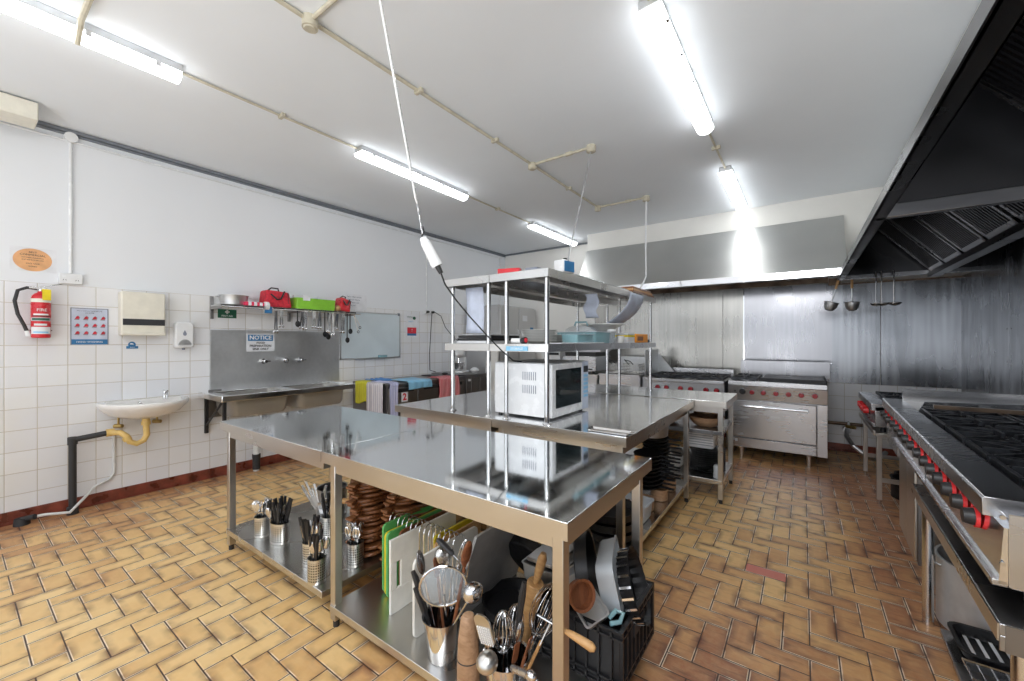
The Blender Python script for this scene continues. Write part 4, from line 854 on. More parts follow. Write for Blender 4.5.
# hanging strainers and ladles near back corner
def strainer(x,label,hmat,tilt):
    t=thing('wire_strainer',label,'strainer',(x,5.98,2.09),world=False)
    MB().cyl((0,0,0),(0,0,-.10),.014,.012,10).build('handle',M['woodlight'],t); MB().tube([(0,0,-.10),(0,0,-.26)],.006,6).build('shaft',M['alu'],t)
    m=MB(); m.T=Matrix.Translation((0,0,-.26))@Euler((0,0,0)).to_matrix().to_4x4()
    pr=[(.0,-.10),(.04,-.09),(.062,-.05),(.068,0)]; m.lathe([(r,z) for r,z in pr],(0,-.02,0),18); m.build('mesh_bowl',M['greasy'] if 0 else M['alu'],t); 
    MB().tube([(.069*math.cos(2*PI*k/18),-.02+.069*math.sin(2*PI*k/18),-.26) for k in range(18)],.005,6,closed=True).build('rim',M['chrome'],t)
    t.rotation_euler=(0,tilt,0); return t
strainer(.33,'left wire strainer with wooden handle, tilted, hanging under the back hood corner',0,R(14))
strainer(.45,'right wire strainer with orange wooden handle hanging straight','',0)
for x_,lab in ((.655,'leftmost of the three hanging ladles beside the strainers'),(.70,'middle hanging ladle, close beside the leftmost one'),(.80,'rightmost hanging ladle, apart from the other two')):
    t=thing('hanging_ladle',lab,'ladle',(x_,5.98,2.14),world=False)
    MB().tube([(0,.03,-.01),(0,.03,.02),(0,0,.02),(0,0,-.33)],.006,6).build('handle',M['chrome'],t)
    MB().ell((0,-.045,-.33),.055,.05,.035,16,6,-1,0).build('bowl',M['steel'],t,solid=.002)
# ------------------------------------------------------------------ back ranges
def knob(mb_red,mb_blk,x,y,z,ax=(0,-1,0),r=.026):
    a=Vector(ax); p=Vector((x,y,z)); mb_blk.cyl(p,p+a*.012,r*1.08,r*1.08,18); mb_red.cyl(p+a*.012,p+a*.035,r,r*.85,18); 
def grates(t,x0,x1,y0,y1,z,nx,ny,mat='grate'):
    dx=(x1-x0)/nx; dy=(y1-y0)/ny
    for i in range(nx):
        for j in range(ny):
            a=x0+dx*i+.008;b=x0+dx*(i+1)-.008;c=y0+dy*j+.008;d=y0+dy*(j+1)-.008; cx=(a+b)/2; cy=(c+d)/2
            m=MB()
            m.box(a,c,z-.012,b,c+.014,z+.012).box(a,d-.014,z-.012,b,d,z+.012).box(a,c+.014,z-.012,a+.014,d-.014,z+.012).box(b-.014,c+.014,z-.012,b,d-.014,z+.012)
            for k in range(8):
                an=k*PI/4+PI/8*0; L=min(b-a,d-c)/2/max(abs(math.cos(an)),abs(math.sin(an)))*.97
                p=(cx+math.cos(an)*.05,cy+math.sin(an)*.05); q=(cx+math.cos(an)*L,cy+math.sin(an)*L)
                mx,my=(p[0]+q[0])/2,(p[1]+q[1])/2; ln=math.hypot(q[0]-p[0],q[1]-p[1])
                m.obox((mx,my,z+.004),(ln,.012,.022),(0,0,an))
            m.build('burner_grate',M[mat],t)
            MB().cyl((cx,cy,z-.05),(cx,cy,z-.025),.055,.05,20).cyl((cx,cy,z-.025),(cx,cy,z-.012),.038,.03,20).build('burner',M['alu'] if (i+j)%2 else M['iron'],t)
t=thing('oven_range','stainless oven range with six red knobs and a griddle top, on the back wall','oven range',(-.25,5.9,0))
X0,X1,Y0,Y1=-.735,.215,5.52,6.32
MB().box(X0,Y0+.02,.136,X1,Y1,.88).build('body',M['frig'],t)  # darker steel paints shade into the gaps around door and panels
MB().box(X0,Y0-.03,.895,X1,Y1,.925).box(X0,Y0-.035,.865,X1,Y0-.01,.925).build('top_deck',M['rangefront'],t,bev=.006)
MB().hexa([(X0,Y0-.01,.705),(X1,Y0-.01,.705),(X1,Y0+.03,.705),(X0,Y0+.03,.705)],[(X0,Y0-.03,.865),(X1,Y0-.03,.865),(X1,Y0+.03,.865),(X0,Y0+.03,.865)]).build('control_panel',M['rangefront'],t,bev=.002)
for x_ in (-.485,-.372,-.25,-.132,-.015,.105):
    mr,mbk=MB(),MB(); knob(mr,mbk,x_,Y0-.02,.795); k_=mr.build('knob',M['redknobdark'],t); k_['label']='glossy red knob'; mbk.build('knob_collar',M['black'],k_)
    
mk=MB(); mk.cyl((-.585,Y0-.02,.80),(-.585,Y0-.05,.80),.036,.03,20); k_=mk.build('thermostat_dial',M['black'],t); k_['label']='black thermostat dial'
MB().cyl((-.66,Y0-.02,.80),(-.66,Y0-.03,.80),.01).build('indicator_lamp',M['ink'],t)
d=MB().box(-.68,Y0-.025,.262,.118,Y0+.015,.69).build('oven_door',M['rangefront'],t,bev=.005)
MB().tube([(-.57,Y0-.025,.625),(-.57,Y0-.065,.63),(.045,Y0-.065,.63),(.045,Y0-.025,.625)],.011,10).build('door_handle',M['chrome'],d)
MB().box(-.30,Y0-.027,.515,-.21,Y0-.024,.535).build('nameplate',M['alu'],d)
MB().box(-.68,Y0-.012,.14,.118,Y0+.01,.248).build('kick_panel',M['rangefront'],t,bev=.003)
MB().box(.125,Y0-.02,.137,X1,Y0+.02,.70).build('side_panel',M['rangefront'],t,bev=.003)
MB().box(X0,Y0-.02,.137,-.685,Y0+.02,.70).build('side_panel',M['rangefront'],t,bev=.003)
MB().box(-.66,Y0-.014,.2,-.635,Y0-.012,.235).build('rating_label',M['paper'],t)
for x_ in (-.60,.055):
    for y_ in (Y0+.07,Y1-.08): MB().cyl((x_,y_,0),(x_,y_,.137),.026,.026,16).build('leg',M['chrome'],t)
MB().box(-.40,Y0+.02,.93,.20,Y1-.08,.955).build('griddle_plate',M['iron'],t,bev=.003)
MB().box(-.42,Y0+.01,.925,.212,Y0+.02,.965).box(.203,Y0+.01,.925,.212,Y1-.07,.97).build('griddle_rim',M['iron'],t)
grates(t,-.72,-.43,Y0+.03,Y1-.1,.945,1,2)
MB().box(X0+.05,Y1-.04,.925,.27,Y1-.01,1.135).build('backguard',M['clad_bright'],t,bev=.003)
t=thing('open_burner_range','stainless six-burner cooktop range with paired red knobs on the back wall','cooktop range',(-1.25,5.9,0))
X0,X1=-1.73,-.775
MB().box(X0,Y0+.02,.30,X1,Y1,.87).build('body',M['rangefront'],t)
MB().box(X0,Y0-.03,.885,X1,Y1,.905).box(X0,Y0-.035,.86,X1,Y0-.01,.905).build('top_deck',M['rangefront'],t,bev=.005)
MB().box(X0,Y0-.02,.70,X1,Y0+.02,.858).build('control_panel',M['rangefront'],t,bev=.002)
for x_ in (-1.564,-1.451,-1.276,-1.156,-.978,-.859):
    mr,mbk=MB(),MB(); knob(mr,mbk,x_,Y0-.02,.785,r=.03); k_=mr.build('knob',M['redknobdark'],t); k_['label']='glossy red knob'; mbk.build('knob_collar',M['black'],k_)
grates(t,X0+.01,X1-.01,Y0+.03,Y1-.08,.93,3,2)
MB().box(X0,Y1-.03,.9,X1,Y1,1.0).build('backguard',M['rangefront'],t)
for x_ in (X0+.06,X1-.06):
    for y_ in (Y0+.07,Y1-.08): MB().cyl((x_,y_,0),(x_,y_,.30),.026,.026,16).build('leg',M['chrome'],t)
t=thing('splash_guard','upright stainless guard plate between the fryer and the open burners','guard',(-1.77,5.9,.9))
MB().box(-1.80,5.60,.30,-1.745,6.3,.9).box(-1.775,5.62,.9,-1.765,6.25,1.27).build('plate',M['alu'],t,bev=.002); MB().hexa([(-1.765,6.22,.9),(-1.5,6.22,.9),(-1.5,6.225,.9),(-1.765,6.225,.9)],[(-1.765,6.22,1.22),(-1.76,6.22,1.22),(-1.76,6.225,1.22),(-1.765,6.225,1.22)]).build('brace',M['alu'],t)
t=thing('deep_fryer','stainless twin deep fryer left of the open burners','fryer',(-2.1,5.9,0))
MB().box(-2.40,Y0,.12,-1.81,6.35,.90).build('body',M['rangefront'],t); MB().box(-2.41,Y0-.02,.90,-1.81,6.36,.925).build('top_deck',M['rangefront'],t,bev=.004); MB().box(-2.36,5.62,.926,-1.86,6.1,.93).build('oil_well',M['black'],t)
MB().tube([(-2.3,Y0-.02,.76),(-2.3,Y0-.05,.76),(-1.9,Y0-.05,.76),(-1.9,Y0-.02,.76)],.01,8).build('door_handle',M['chrome'],t)
MB().box(-2.40,6.25,.925,-1.81,6.3,1.15).build('backguard',M['alu'],t)
for x_ in (-2.35,-1.86): 
    for y_ in (5.6,6.25): MB().cyl((x_,y_,0),(x_,y_,.12),.026).build('leg',M['chrome'],t)
def basket(x,label):
    t=thing('fryer_basket',label,'basket',(x,5.85,.932),world=False)
    m=MB()
    a,b,h=.10,.2,.13
    for z_ in (0,.045,.09,h): m.tube([(-a,-b,z_),(a,-b,z_),(a,b,z_),(-a,b,z_)],.0035,5,closed=True)
    for k in range(7):
        x_=-a+2*a*k/6; m.tube([(x_,-b,h),(x_,-b,0),(x_,b,0),(x_,b,h)],.002,4)
    for k in range(1,10):
        y_=-b+2*b*k/10; m.tube([(-a,y_,h),(-a,y_,0),(a,y_,0),(a,y_,h)],.002,4)
    m.build('wire_basket',M['steel'],t)
    MB().tube([(-.03,-b,h),(-.03,-b-.12,h+.05),(0,-b-.25,h+.075),(.0,-b-.25,h+.075),(.03,-b-.12,h+.05),(.03,-b,h)],.006,6).build('handle',M['black'],t); return t
basket(-2.23,'left wire fryer basket with black handle on the deep fryer'); basket(-1.98,'right wire fryer basket with black handle on the deep fryer')
t=thing('equipment_table','plain steel cupboard table left of the deep fryer','table',(-2.9,5.95,0))
MB().box(-3.45,5.55,.1,-2.44,6.35,.88).build('cabinet',M['tallfridge'],t); MB().box(-3.46,5.53,.88,-2.43,6.36,.90).build('worktop',M['steel'],t,bev=.003); 
for a in (-3.44,-2.935): MB().box(a,5.53,.13,a+.49,5.55,.85).build('door',M['tallfridge'],t,bev=.003)
for x_ in (-3.4,-2.5): 
    for y_ in (5.6,6.3): MB().cyl((x_,y_,0),(x_,y_,.1),.025).build('leg',M['black'],t)
t=thing('countertop_grill','boxy steel countertop grill with slatted top and dark slots behind the shelf posts','grill',(-2.75,5.9,.9))
MB().box(-3.05,5.62,.94,-2.50,6.2,1.16).box(-3.05,5.8,1.22,-2.50,6.2,1.40).build('body',M['rangefront'],t,bev=.004); MB().box(-3.03,5.66,1.16,-2.52,6.18,1.22).build('dark_gap',M['black'],t)
m=MB()
for k in range(12): m.box(-3.02+k*.042,5.792,1.25,-3.0+k*.042,5.80,1.36)
m.build('slats',M['greyink'],t); MB().cyl((-2.7,5.62,1.07),(-2.7,5.59,1.07),.03).build('knob',M['black'],t)
MB().box(-3.0,5.612,.96,-2.55,5.62,.98).build('drip_slot',M['black'],t)
for x_ in (-3.0,-2.55): 
    for y_ in (5.66,6.15): MB().cyl((x_,y_,.9),(x_,y_,.94),.02).build('foot',M['black'],t)
t=thing('countertop_oven','pale countertop oven with a dark slot behind the microwave','oven',(-3.3,5.8,.9))
MB().box(-3.44,5.62,.902,-3.10,6.2,1.30).build('body',M['whitep'],t,bev=.01); MB().box(-3.30,5.612,1.17,-3.12,5.62,1.21).build('slot',M['black'],t)
# ------------------------------------------------------------------ right-hand ranges (run slightly turned from the wall)
RZ=-math.atan2(.085,2.6)
def RT(name,label,cat,y0): # local frame: x right from front edge, y along run
    t=thing(name,label,cat,(.418+ (y0-1.66)*.0327,y0,0),world=False,rz=RZ); return t
def rknobs(t,ys,z=.845,r=.031):
    for y_ in ys:
        m=MB(); m.cyl((.016,y_,z),(.006,y_,z),r,r*1.04,18); k_=m.build('knob',M['redknob'],t); k_['label']='bright red knob with black grip'
        mb=MB(); mb.cyl((.006,y_,z),(-.018,y_,z),r*.85,r*.72,18); mb.build('knob_grip',M['black'],k_)
def rrange(name,label,L,y0,nb,zt=.95,knobs=6,depth=.86,rs=.002,ks=0):
    t=RT(name,label,'cooktop',y0)
    MB().box(.035,0,.735,depth,L,zt-.035).build('body',M['rangefront'],t,bev=.002)
    # front: bullnose rail + sloping panel
    MB().ext([(0,zt-.055),(.0,zt-.006),(.006,zt),(.115,zt+.002),(.115,zt-.055)],L-.002-rs,'XZ',rs).build('front_rail',M['rangefront'],t,bev=.002)
    MB().hexa([(.012,.002,.742),(.035,.002,.742),(.035,L-.002,.742),(.012,L-.002,.742)],[(.022,.002,zt-.055),(.04,.002,zt-.055),(.04,L-.002,zt-.055),(.022,L-.002,zt-.055)]).build('control_panel',M['topdull'],t)
    MB().box(.0,.002,.735,.03,L-.002,.752).build('lower_lip',M['rangefront'],t,bev=.002)
    MB().box(.115,.004,zt-.05,depth,L-.004,zt-.04).build('burner_tray',M['iron'],t)
    grates(t,.125,depth-.02,.01,L-.01,zt,2,nb)
    rknobs(t,[ks+(L-ks)*(k+.5)/knobs for k in range(knobs)],.853)
    MB().box(depth-.015,0,.7,depth+.01,L,zt+.06).build('backguard',M['rangefront'],t)
    return t
t=rrange('near_burner_range','nearest right-hand burner cooktop with large red knobs, standing on a steel table',.995,1.66,3,knobs=6,rs=.09,ks=.13)
MB().box(.03,-.004,.74,.86,0,.935).build('side_panel',M['frame'],t); 
for z_ in (.80,.925): MB().cyl((.018,-.002,z_),(.018,-.008,z_),.006,.006,8).build('screw',M['chrome'],t)
for y_ in (.1,.9):
    for x_ in (.1,.78): MB().cyl((x_,y_,.672),(x_,y_,.736),.02).build('leg',M['black'],t)
t=rrange('far_burner_range','second right-hand burner range between the nearest cooktop and the griddle',1.05,2.665,3,knobs=6)
MB().box(.05,.46,.16,.85,1.03,.734).build('cabinet',M['frig'],t)
for a in (.465,.75): MB().box(.035,a,.18,.05,a+.275,.72).build('door',M['frame'],t,bev=.004)
for y_ in (.52,.97):
    for x_ in (.12,.75): MB().cyl((x_,y_,0),(x_,y_,.16),.024).build('leg',M['chrome'],t)
t=RT('griddle','flat steel griddle with raised guards beyond the right-hand burners','griddle',3.725)
L=.56
MB().box(.03,0,.62,.86,L,.90).build('body',M['rangefront'],t,bev=.002)
MB().ext([(0,.885),(0,.944),(.006,.95),(.115,.952),(.115,.885)],L-.004,'XZ',.002).build('front_rail',M['rangefront'],t,bev=.002)
MB().box(.115,.012,.90,.85,L-.012,.94).build('cooking_plate',M['frame'],t)
MB().hexa([(.115,0,.9),(.86,0,.9),(.86,.01,.9),(.115,.01,.9)],[(.16,0,1.0),(.86,0,1.03),(.86,.01,1.03),(.16,.01,1.0)]).box(.115,L-.01,.9,.86,L,1.03).box(.85,.01,.9,.86,L-.01,1.05).build('splash_guard',M['chrome'],t)
MB().box(.2,-.012,.955,.86,0,.985).build('rusty_edge',M['greasy'],t)
rknobs(t,[.12,.28,.44],.845)
for y_ in (.06,.5):
    for x_ in (.12,.78): MB().box(x_-.018,y_-.018,0,x_+.018,y_+.018,.62).build('leg',M['frame'],t)
# third cooktop on open stand
t=thing('small_cooktop','small cooktop with red knobs at the far end of the right side','cooktop',(.8,5.2,.6))
MB().box(.50,4.62,.665,1.2,5.62,.835).build('body',M['rangefront'],t,bev=.003); MB().box(.475,4.62,.80,.58,5.62,.86).build('front_rail',M['rangefront'],t,bev=.003)
MB().box(.485,4.62,.665,.50,5.62,.69).build('lower_lip',M['rangefront'],t)
grates(t,.60,1.18,4.64,5.60,.865,2,3)
for y_ in (4.98,5.1,5.22,5.34,5.46):
    m=MB(); m.cyl((.50,y_,.755),(.455,y_,.755),.031,.028,18); k_=m.build('knob',M['redknob'],t); k_['label']='red knob'; mb=MB(); mb.cyl((.50,y_,.755),(.492,y_,.755),.036,.036,18); mb.build('knob_collar',M['black'],k_)
t=thing('cooktop_stand','open steel stand with a low crossbar under the small far cooktop','stand',(.8,5.2,0))
MB().box(.50,4.60,.585,1.2,5.66,.615).box(.485,4.58,.60,.50,5.68,.64).build('stand_top',M['frame'],t,bev=.002)
for x_ in (.53,1.15):
    for y_ in (4.66,5.6):
        MB().box(x_-.018,y_-.018,.04,x_+.018,y_+.018,.585).build('leg',M['frame'],t,bev=.002); MB().cyl((x_,y_,0),(x_,y_,.04),.015).build('foot',M['chrome'],t)
MB().box(.548,4.65,.19,1.132,4.67,.225).box(.548,5.59,.19,1.132,5.61,.225).build('crossbar',M['frame'],t)
for x_ in (.56,1.1): 
    for y_ in (4.7,5.55): MB().cyl((x_,y_,.615),(x_,y_,.665),.02).build('stand_spacer',M['black'],t)
t=thing('gas_hose','grey gas hose looping low beside the small cooktop stand','hose',(.6,5.9,0))
MB().tube([(.45,6.4,.36),(.42,6.1,.38),(.40,5.95,.32),(.45,5.8,.24),(.55,5.78,.16),(.62,5.9,.1),(.75,6.1,.15)],.022,10).cyl((.42,6.2,.36),(.42,6.1,.36),.04).build('hose_body',M['alu'],t); MB().cyl((.40,6.0,.42),(.48,5.95,.42),.018,.018,10).build('brass_valve',M['brass'],t)
for i,(x_,y_,r_,h_) in enumerate(((.80,4.95,.16,.18),(.85,5.35,.13,.12))):
    solo(MB().lathe([(r_*.9,0),(r_,.01),(r_,h_),(r_*1.05,h_),(r_*1.05,h_+.004),(r_*.95,h_),(r_*.9,.01),(0,.01)],(x_,y_,.0),24),'low_pan',M['iron'],('larger','smaller')[i]+' dark pan on the floor below the small cooktop','pan',(x_,y_,0))
# stand under near range
t=thing('range_table','steel table with pipe legs and lower shelf carrying the nearest cooktop','table',(.412,1.585,0),world=False,rz=RZ)
MB().box(.0,-.0,.64,.92,1.30,.67).box(0,-.0,.62,.004,1.30,.64).box(0,-.0,.60,.92,.004,.64).build('tabletop',M['shelfdark'],t,bev=.002)
MB().box(.01,-.004,.60,.92,0,.67).build('end_apron',M['frig'],t)
MB().box(-.004,0,.625,.0,1.30,.67).build('front_edge',M['frame'],t)
for x_ in (.05,.86):
    for y_ in (.04,1.25): 
        l=MB().cyl((x_,y_,.03),(x_,y_,.61),.022,.022,18).build('leg',M['pipe'],t); MB().cyl((x_,y_,0),(x_,y_,.035),.024,.02,14).build('foot',M['chrome'],l)
MB().box(.06,.02,.07,.9,1.06,.09).build('lower_shelf',M['shelfdark'],t,bev=.002)
t=thing('stock_pot','tall aluminium stockpot on the floor under the burner ranges','pot',(.765,2.90,0))
MB().lathe([(.205,0),(.22,.01),(.22,.325),(.226,.327),(.226,.334),(.215,.334),(.212,.015),(0,.012)],(.765,2.90,0),40).build('pot_body',M['palealu'],t)
for s in (-1,1): MB().tube([(.765+s*.215,2.84,.30),(.765+s*.25,2.86,.305),(.765+s*.25,2.94,.305),(.765+s*.215,2.96,.30)],.006,8).build('handle',M['alu'],t)
t=thing('ridged_grill_pan','large black ridged grill pan on the low shelf near the bottom right','pan',(.75,2.53,.09))
m=MB(); tray(m,.53,2.41,.092,.95,2.64,.13,.04,.006,.02,4,.008); m.build('pan_body',M['iron'],t)
for k in range(10): MB().box(.565+k*.038,2.43,.10,.577+k*.038,2.62,.114).build('ridge',M['chrome'],t)
t=thing('wire_rack','steel wire rack tray lying in front of the ridged grill pan','rack',(.7,2.32,.09))
m=MB(); m.tube([(.52,2.26,.12),(.98,2.26,.12),(.98,2.38,.12),(.52,2.38,.12)],.006,6,closed=True)
for k in range(1,12): m.tube([(.52+.0383*k,2.26,.12),(.52+.0383*k,2.38,.12)],.0025,5)
m.build('wire_grid',M['chrome'],t); m=MB(); tray(m,.53,2.265,.092,.97,2.375,.114,.01,.002,.004,3,.004); m.build('drip_tray',M['shelfdark'],t)
# ------------------------------------------------------------------ under the near benches
def fork(kind):
    t=thing(kind,'x',kind,(0,0,0),world=False)
    MB().tube([(0,0,0),(0,.004,.06),(0,0,.13)],[.005,.0045,.003],6).build('handle',M['chrome'],t)
    t.scale=(1.12,1.12,1.12)
    if kind=='spoon': MB().ell((0,0,.16),.017,.006,.032,10,8).build('bowl',M['chrome'],t)
    elif kind=='fork':
        m=MB(); m.box(-.011,-.0015,.13,.011,.0015,.155)
        for k in range(4): m.box(-.011+k*.0063,-.0015,.155,-.008+k*.0063,.0015,.195)
        m.build('tines',M['chrome'],t)
    else:
        MB().tube([(0,0,.10),(0,.001,.16),(0,0,.225)],[.007,.0085,.0075],8).build('grip',M['black'],t)
    return t
protos={k:fork(k) for k in ('fork','spoon','knife')}
used_p=set()
def holder(x,y,z,r,h,label,kinds,n,where,sx=1,name='cutlery_holder'):
    t=thing(name,label,'cutlery holder',(x,y,z),world=False)
    m=MB(); 
    m.lathe([(r*.97,0),(r,.004),(r,h),(r*1.04,h),(r*1.04,h+.003),(r*.95,h),(r*.93,.006),(0,.006)],(0,0,0),28,sx,1); m.build('perforated_cup',M['perf'],t)
    for k in range(n):
        kd=random.choice(kinds); a=random.uniform(0,6.28); q=random.uniform(.05,.45)*r
        px,py=x+math.cos(a)*q*sx,y+math.sin(a)*q
        tx=random.uniform(-.28,.28)-math.sin(a)*.14*0; ty=random.uniform(-.25,.25)
        rot=(-math.sin(a)*.15+random.uniform(-.05,.05),math.cos(a)*.15*sx+random.uniform(-.05,.05),random.uniform(0,3.1))
        lab=('black-handled' if kd=='knife' else 'steel')+' %s standing in the %s'%(kd,where); grp='%ss in the %s'%(kd,where)
        p=protos[kd]; n_=n
        if kd not in used_p: used_p.add(kd); p.location=(px,py,z+.012); p.rotation_euler=rot; p['label']=lab; p['group']=grp
        else: dup(p,(px,py,z+.012),rot,lab,grp)
sb=.146
holder(-2.83,1.19,sb,.045,.125,'leftmost perforated cutlery holder at the front of the left lower shelf',['spoon','fork'],15,'leftmost perforated holder')
holder(-2.66,1.22,sb,.05,.125,'double-width perforated cutlery holder beside the leftmost one',['fork','spoon','knife'],24,'double-width perforated holder',1.5)
holder(-2.25,1.20,sb,.045,.125,'perforated cutlery holder in the middle of the left lower shelf',['spoon','fork','knife'],20,'middle perforated holder')
holder(-2.06,1.13,sb,.045,.125,'perforated cutlery holder right beside the centre bench leg',['knife','spoon','spoon'],14,'holder beside the centre leg')
holder(-2.48,1.44,sb,.045,.125,'perforated cutlery holder behind, in front of the dark tall pot',['knife','fork','fork'],18,'holder in front of the dark pot')
holder(-2.04,1.34,sb,.045,.125,'perforated cutlery holder half hidden behind the centre leg',['fork','spoon'],12,'holder hidden behind the centre leg')
t=thing('steak_knife_pot','dark tall pot at the back of the left lower shelf','pot',(-2.75,1.62,sb),world=False); t.name='tall_pot'
MB().lathe([(.09,0),(.10,.01),(.10,.2),(.104,.202),(.104,.208),(.095,.205),(.09,.01),(0,.01)],(0,0,0),30).build('pot_body',M['shelfdark'],t)
for k in range(5):
    tt=thing('steel_tongs','steel tongs leaning in the tall dark pot','tongs',(-2.75+.015*k-.05,1.55,sb+.02),world=False,group='tongs leaning in the tall dark pot')
    for s in (-1,1): MB().hexa([(-.006,s*.004-.001,0),(.006,s*.004-.001,0),(.006,s*.004+.001,0),(-.006,s*.004+.001,0)],[(-.008,s*.018-.001,.27),(.008,s*.018-.001,.27),(.008,s*.018+.001,.27),(-.008,s*.018+.001,.27)]).build('arm',M['chrome'],tt)
    tt.rotation_euler=(.32+.05*k,-.35+.17*k,.3*k)
t=thing('wooden_handle_tool','orange wooden handled tool lying over the cutlery behind the centre leg','tool',(-2.28,1.42,.42),world=False)
MB().cyl((0,0,0),(.16,.03,.02),.017,.014,12).ell((0,0,0),.02,.018,.018,10,8).build('handle',M['woodlight'],t); MB().cyl((.15,.028,.018),(.15,.10,-.25),.006,.006,8).build('rod',M['iron'],t)
# wooden platters
def platter():
    t=thing('wooden_platter','dark wavy wooden serving platter in the tall stack beside the cutting boards','platter',(0,0,0),world=False,group='wooden platters stacked behind the centre leg')
    def fn(u,v):
        x=(u-.5)*.2; y=(v-.5)*.34; return (x*(1-.5*max(0,abs(v-.5)-.38)/.12),y,.008*math.sin(v*9)+.006*math.cos(u*5))
    MB().grid(fn,8,16).build('board_body',M['wooddark'],t,solid=.016,smooth=60)
    MB().hexa([(-.03,-.215,-.006),(.03,-.215,-.006),(.02,-.165,-.004),(-.02,-.165,-.004)],[(-.03,-.215,.008),(.03,-.215,.008),(.02,-.165,.012),(-.02,-.165,.012)]).build('handle',M['wooddark'],t,bev=.005)
    return t
pf=platter(); pf.location=(-1.83,1.60,.135)
for (bx,by,n,rzz) in ((-1.83,1.60,18,0),(-2.10,1.56,18,.1)):
    for k in range(n):
        if bx==-1.83 and k==0: pf.rotation_euler=(0,0,.1); continue
        z0=.135 if bx==-1.83 else .165
        dup(pf,(bx+random.uniform(-.012,.012),by+random.uniform(-.02,.02),z0+.0245*k),(random.uniform(-.03,.03),random.uniform(-.03,.03),rzz+random.uniform(-.12,.12)),
            label=None if bx==-1.83 else 'dark wavy wooden serving platter in the second stack standing further left',group=None if bx==-1.83 else 'wooden platters in the second, left stack')
# cutting boards in wire rack
za=.111
def board(x,y0,L,h,mat,label,hole=False,th=.012,lean=0,name='cutting_board'):
    t=thing(name,label,'cutting board',(x,y0,za),world=False)
    pts=rr(0,0,L,h,.025)
    m=MB()
    if hole:
        # frame of slabs around a slot near the camera-side edge
        a,b,c,d=.035,.062,h*.32,h*.68
        m.ext([(0,0),(L,0),(L,h*.0+.0001+c),(0,c)],th,'YZ',-th/2); m.ext([(0,d),(L,d),(L,h),(0,h)],th,'YZ',-th/2); m.ext([(0,c),(a,c),(a,d),(0,d)],th,'YZ',-th/2); m.ext([(b,c),(L,c),(L,d),(b,d)],th,'YZ',-th/2)
    else: m.ext(pts,th,'YZ',-th/2)
    m.build('board_slab',mat,t,bev=.002); t.rotation_euler=(0,lean,0); return t
board(-1.743,1.30,.42,.35,M['bgreen'],'leftmost dark green cutting board in the rack',lean=.0)
board(-1.712,1.29,.40,.32,M['byellow'],'yellow cutting board between two green ones in the rack')
board(-1.685,1.28,.38,.33,M['bgreen'],'lighter green cutting board right of the yellow one')
board(-1.65,1.33,.38,.33,M['wooddark'],'dark brown cutting board in the middle of the rack')
board(-1.575,1.215,.44,.35,M['bwhite'],'large white cutting board with a slot handle',True,.014)
board(-1.365,1.175,.42,.34,M['bwhite'],'second white cutting board just behind the steel utensil beaker',False,.014)
board(-1.50,1.42,.32,.31,M['byellow'],'ochre cutting board between the two large white ones')
board(-1.45,1.38,.34,.31,M['woodlight'],'tan wooden board between the two large white ones')
t=thing('board_rack','wire rack with rows of hooped dividers holding the cutting boards','rack',(-1.5,1.45,za))
for k in range(15):
    x_=-1.79+.033*k; MB().tube([(x_,1.38,za),(x_,1.38,.44)]+arc((x_,1.42,.44),.04,180,0,6,'YZ')+[(x_,1.46,.44),(x_,1.46,za)],.0025,5).build('hoop',M['chrome'],t)
for y_ in (1.38,1.46): MB().tube([(-1.80,y_,za+.004),(-1.29,y_,za+.004)],.004,6).build('base_rail',M['chrome'],t)
# utensil beakers
def beaker(x,y,r0,r1,h,label,name='utensil_beaker'):
    t=thing(name,label,'beaker',(x,y,za),world=False)
    MB().lathe([(r0*.95,0),(r0,.006),(r1,h),(r1+.004,h),(r1+.004,h+.004),(r1-.003,h),(r0-.003,.01),(0,.01)],(0,0,0),36).build('beaker_body',M['chrome'],t); return t
bx,by=-1.20,1.185
beaker(bx,by,.058,.078,.165,'shiny steel beaker full of serving utensils in front of the white boards')
def tool(name,label,cat,base,top,parts,twist=0):
    # local z runs from base to top; parts(m-> builds) get length
    b=Vector(base); d=Vector(top)-b; t=thing(name,label,cat,base,world=False); L=d.length
    t.rotation_euler=(d.to_track_quat('Z','Y').to_matrix()@Matrix.Rotation(twist,3,'Z')).to_euler(); parts(t,L); return t
def p_spoon(hm,bm,w=.03,l=.045,hr=.006,flat=.25):
    def f(t,L): MB().tube([(0,0,0),(0,0,L*.5),(0,0,L-l*1.6)],[hr,hr*.9,hr*.7],8).build('handle',M[hm],t); MB().ell((0,0,L-l),w,w*flat+.004,l,14,10).build('bowl',M[bm],t)
    return f
def p_ladle(hm,bm,r=.045):
    def f(t,L): MB().tube([(0,0,0),(0,0,L-r)],.005,8).build('handle',M[hm],t); MB().ell((0,-r*.6,L-r*.4),r,r,r*.8,18,10).build('bowl',M[bm],t)
    return f
def p_black(t,L): MB().tube([(0,0,0),(0,0,L*.45)],.003,6).build('shaft',M['chrome'],t); MB().tube([(0,0,L*.45),(0,0,L*.5),(0,0,L*.9),(.004,0,L)],[.006,.011,.013,.009],8).build('grip',M['black'],t)
def p_whisk(n=6,R_=.03,hm='chrome'):
    def f(t,L):
        MB().cyl((0,0,0),(0,0,L*.5),.009,.008,10).build('handle',M[hm],t)
        for k in range(n):
            a=PI*k/n; m=MB(); pts=[]
            for q in range(13): s=PI*q/12; rr_=R_*math.sin(s/1.0)**.8 if 0<q<12 else .003; sg=math.cos(a),math.sin(a); pass
            pts=[(math.cos(a)*R_*math.sin(2*PI*q/16)*1.0,math.sin(a)*R_*math.sin(2*PI*q/16),L*.5+(L*.5)*(1-math.cos(2*PI*q/16))/2) for q in range(17)]
            m.tube(pts,.0012,4); m.build('wire_loop',M['chrome'],t)
    return f
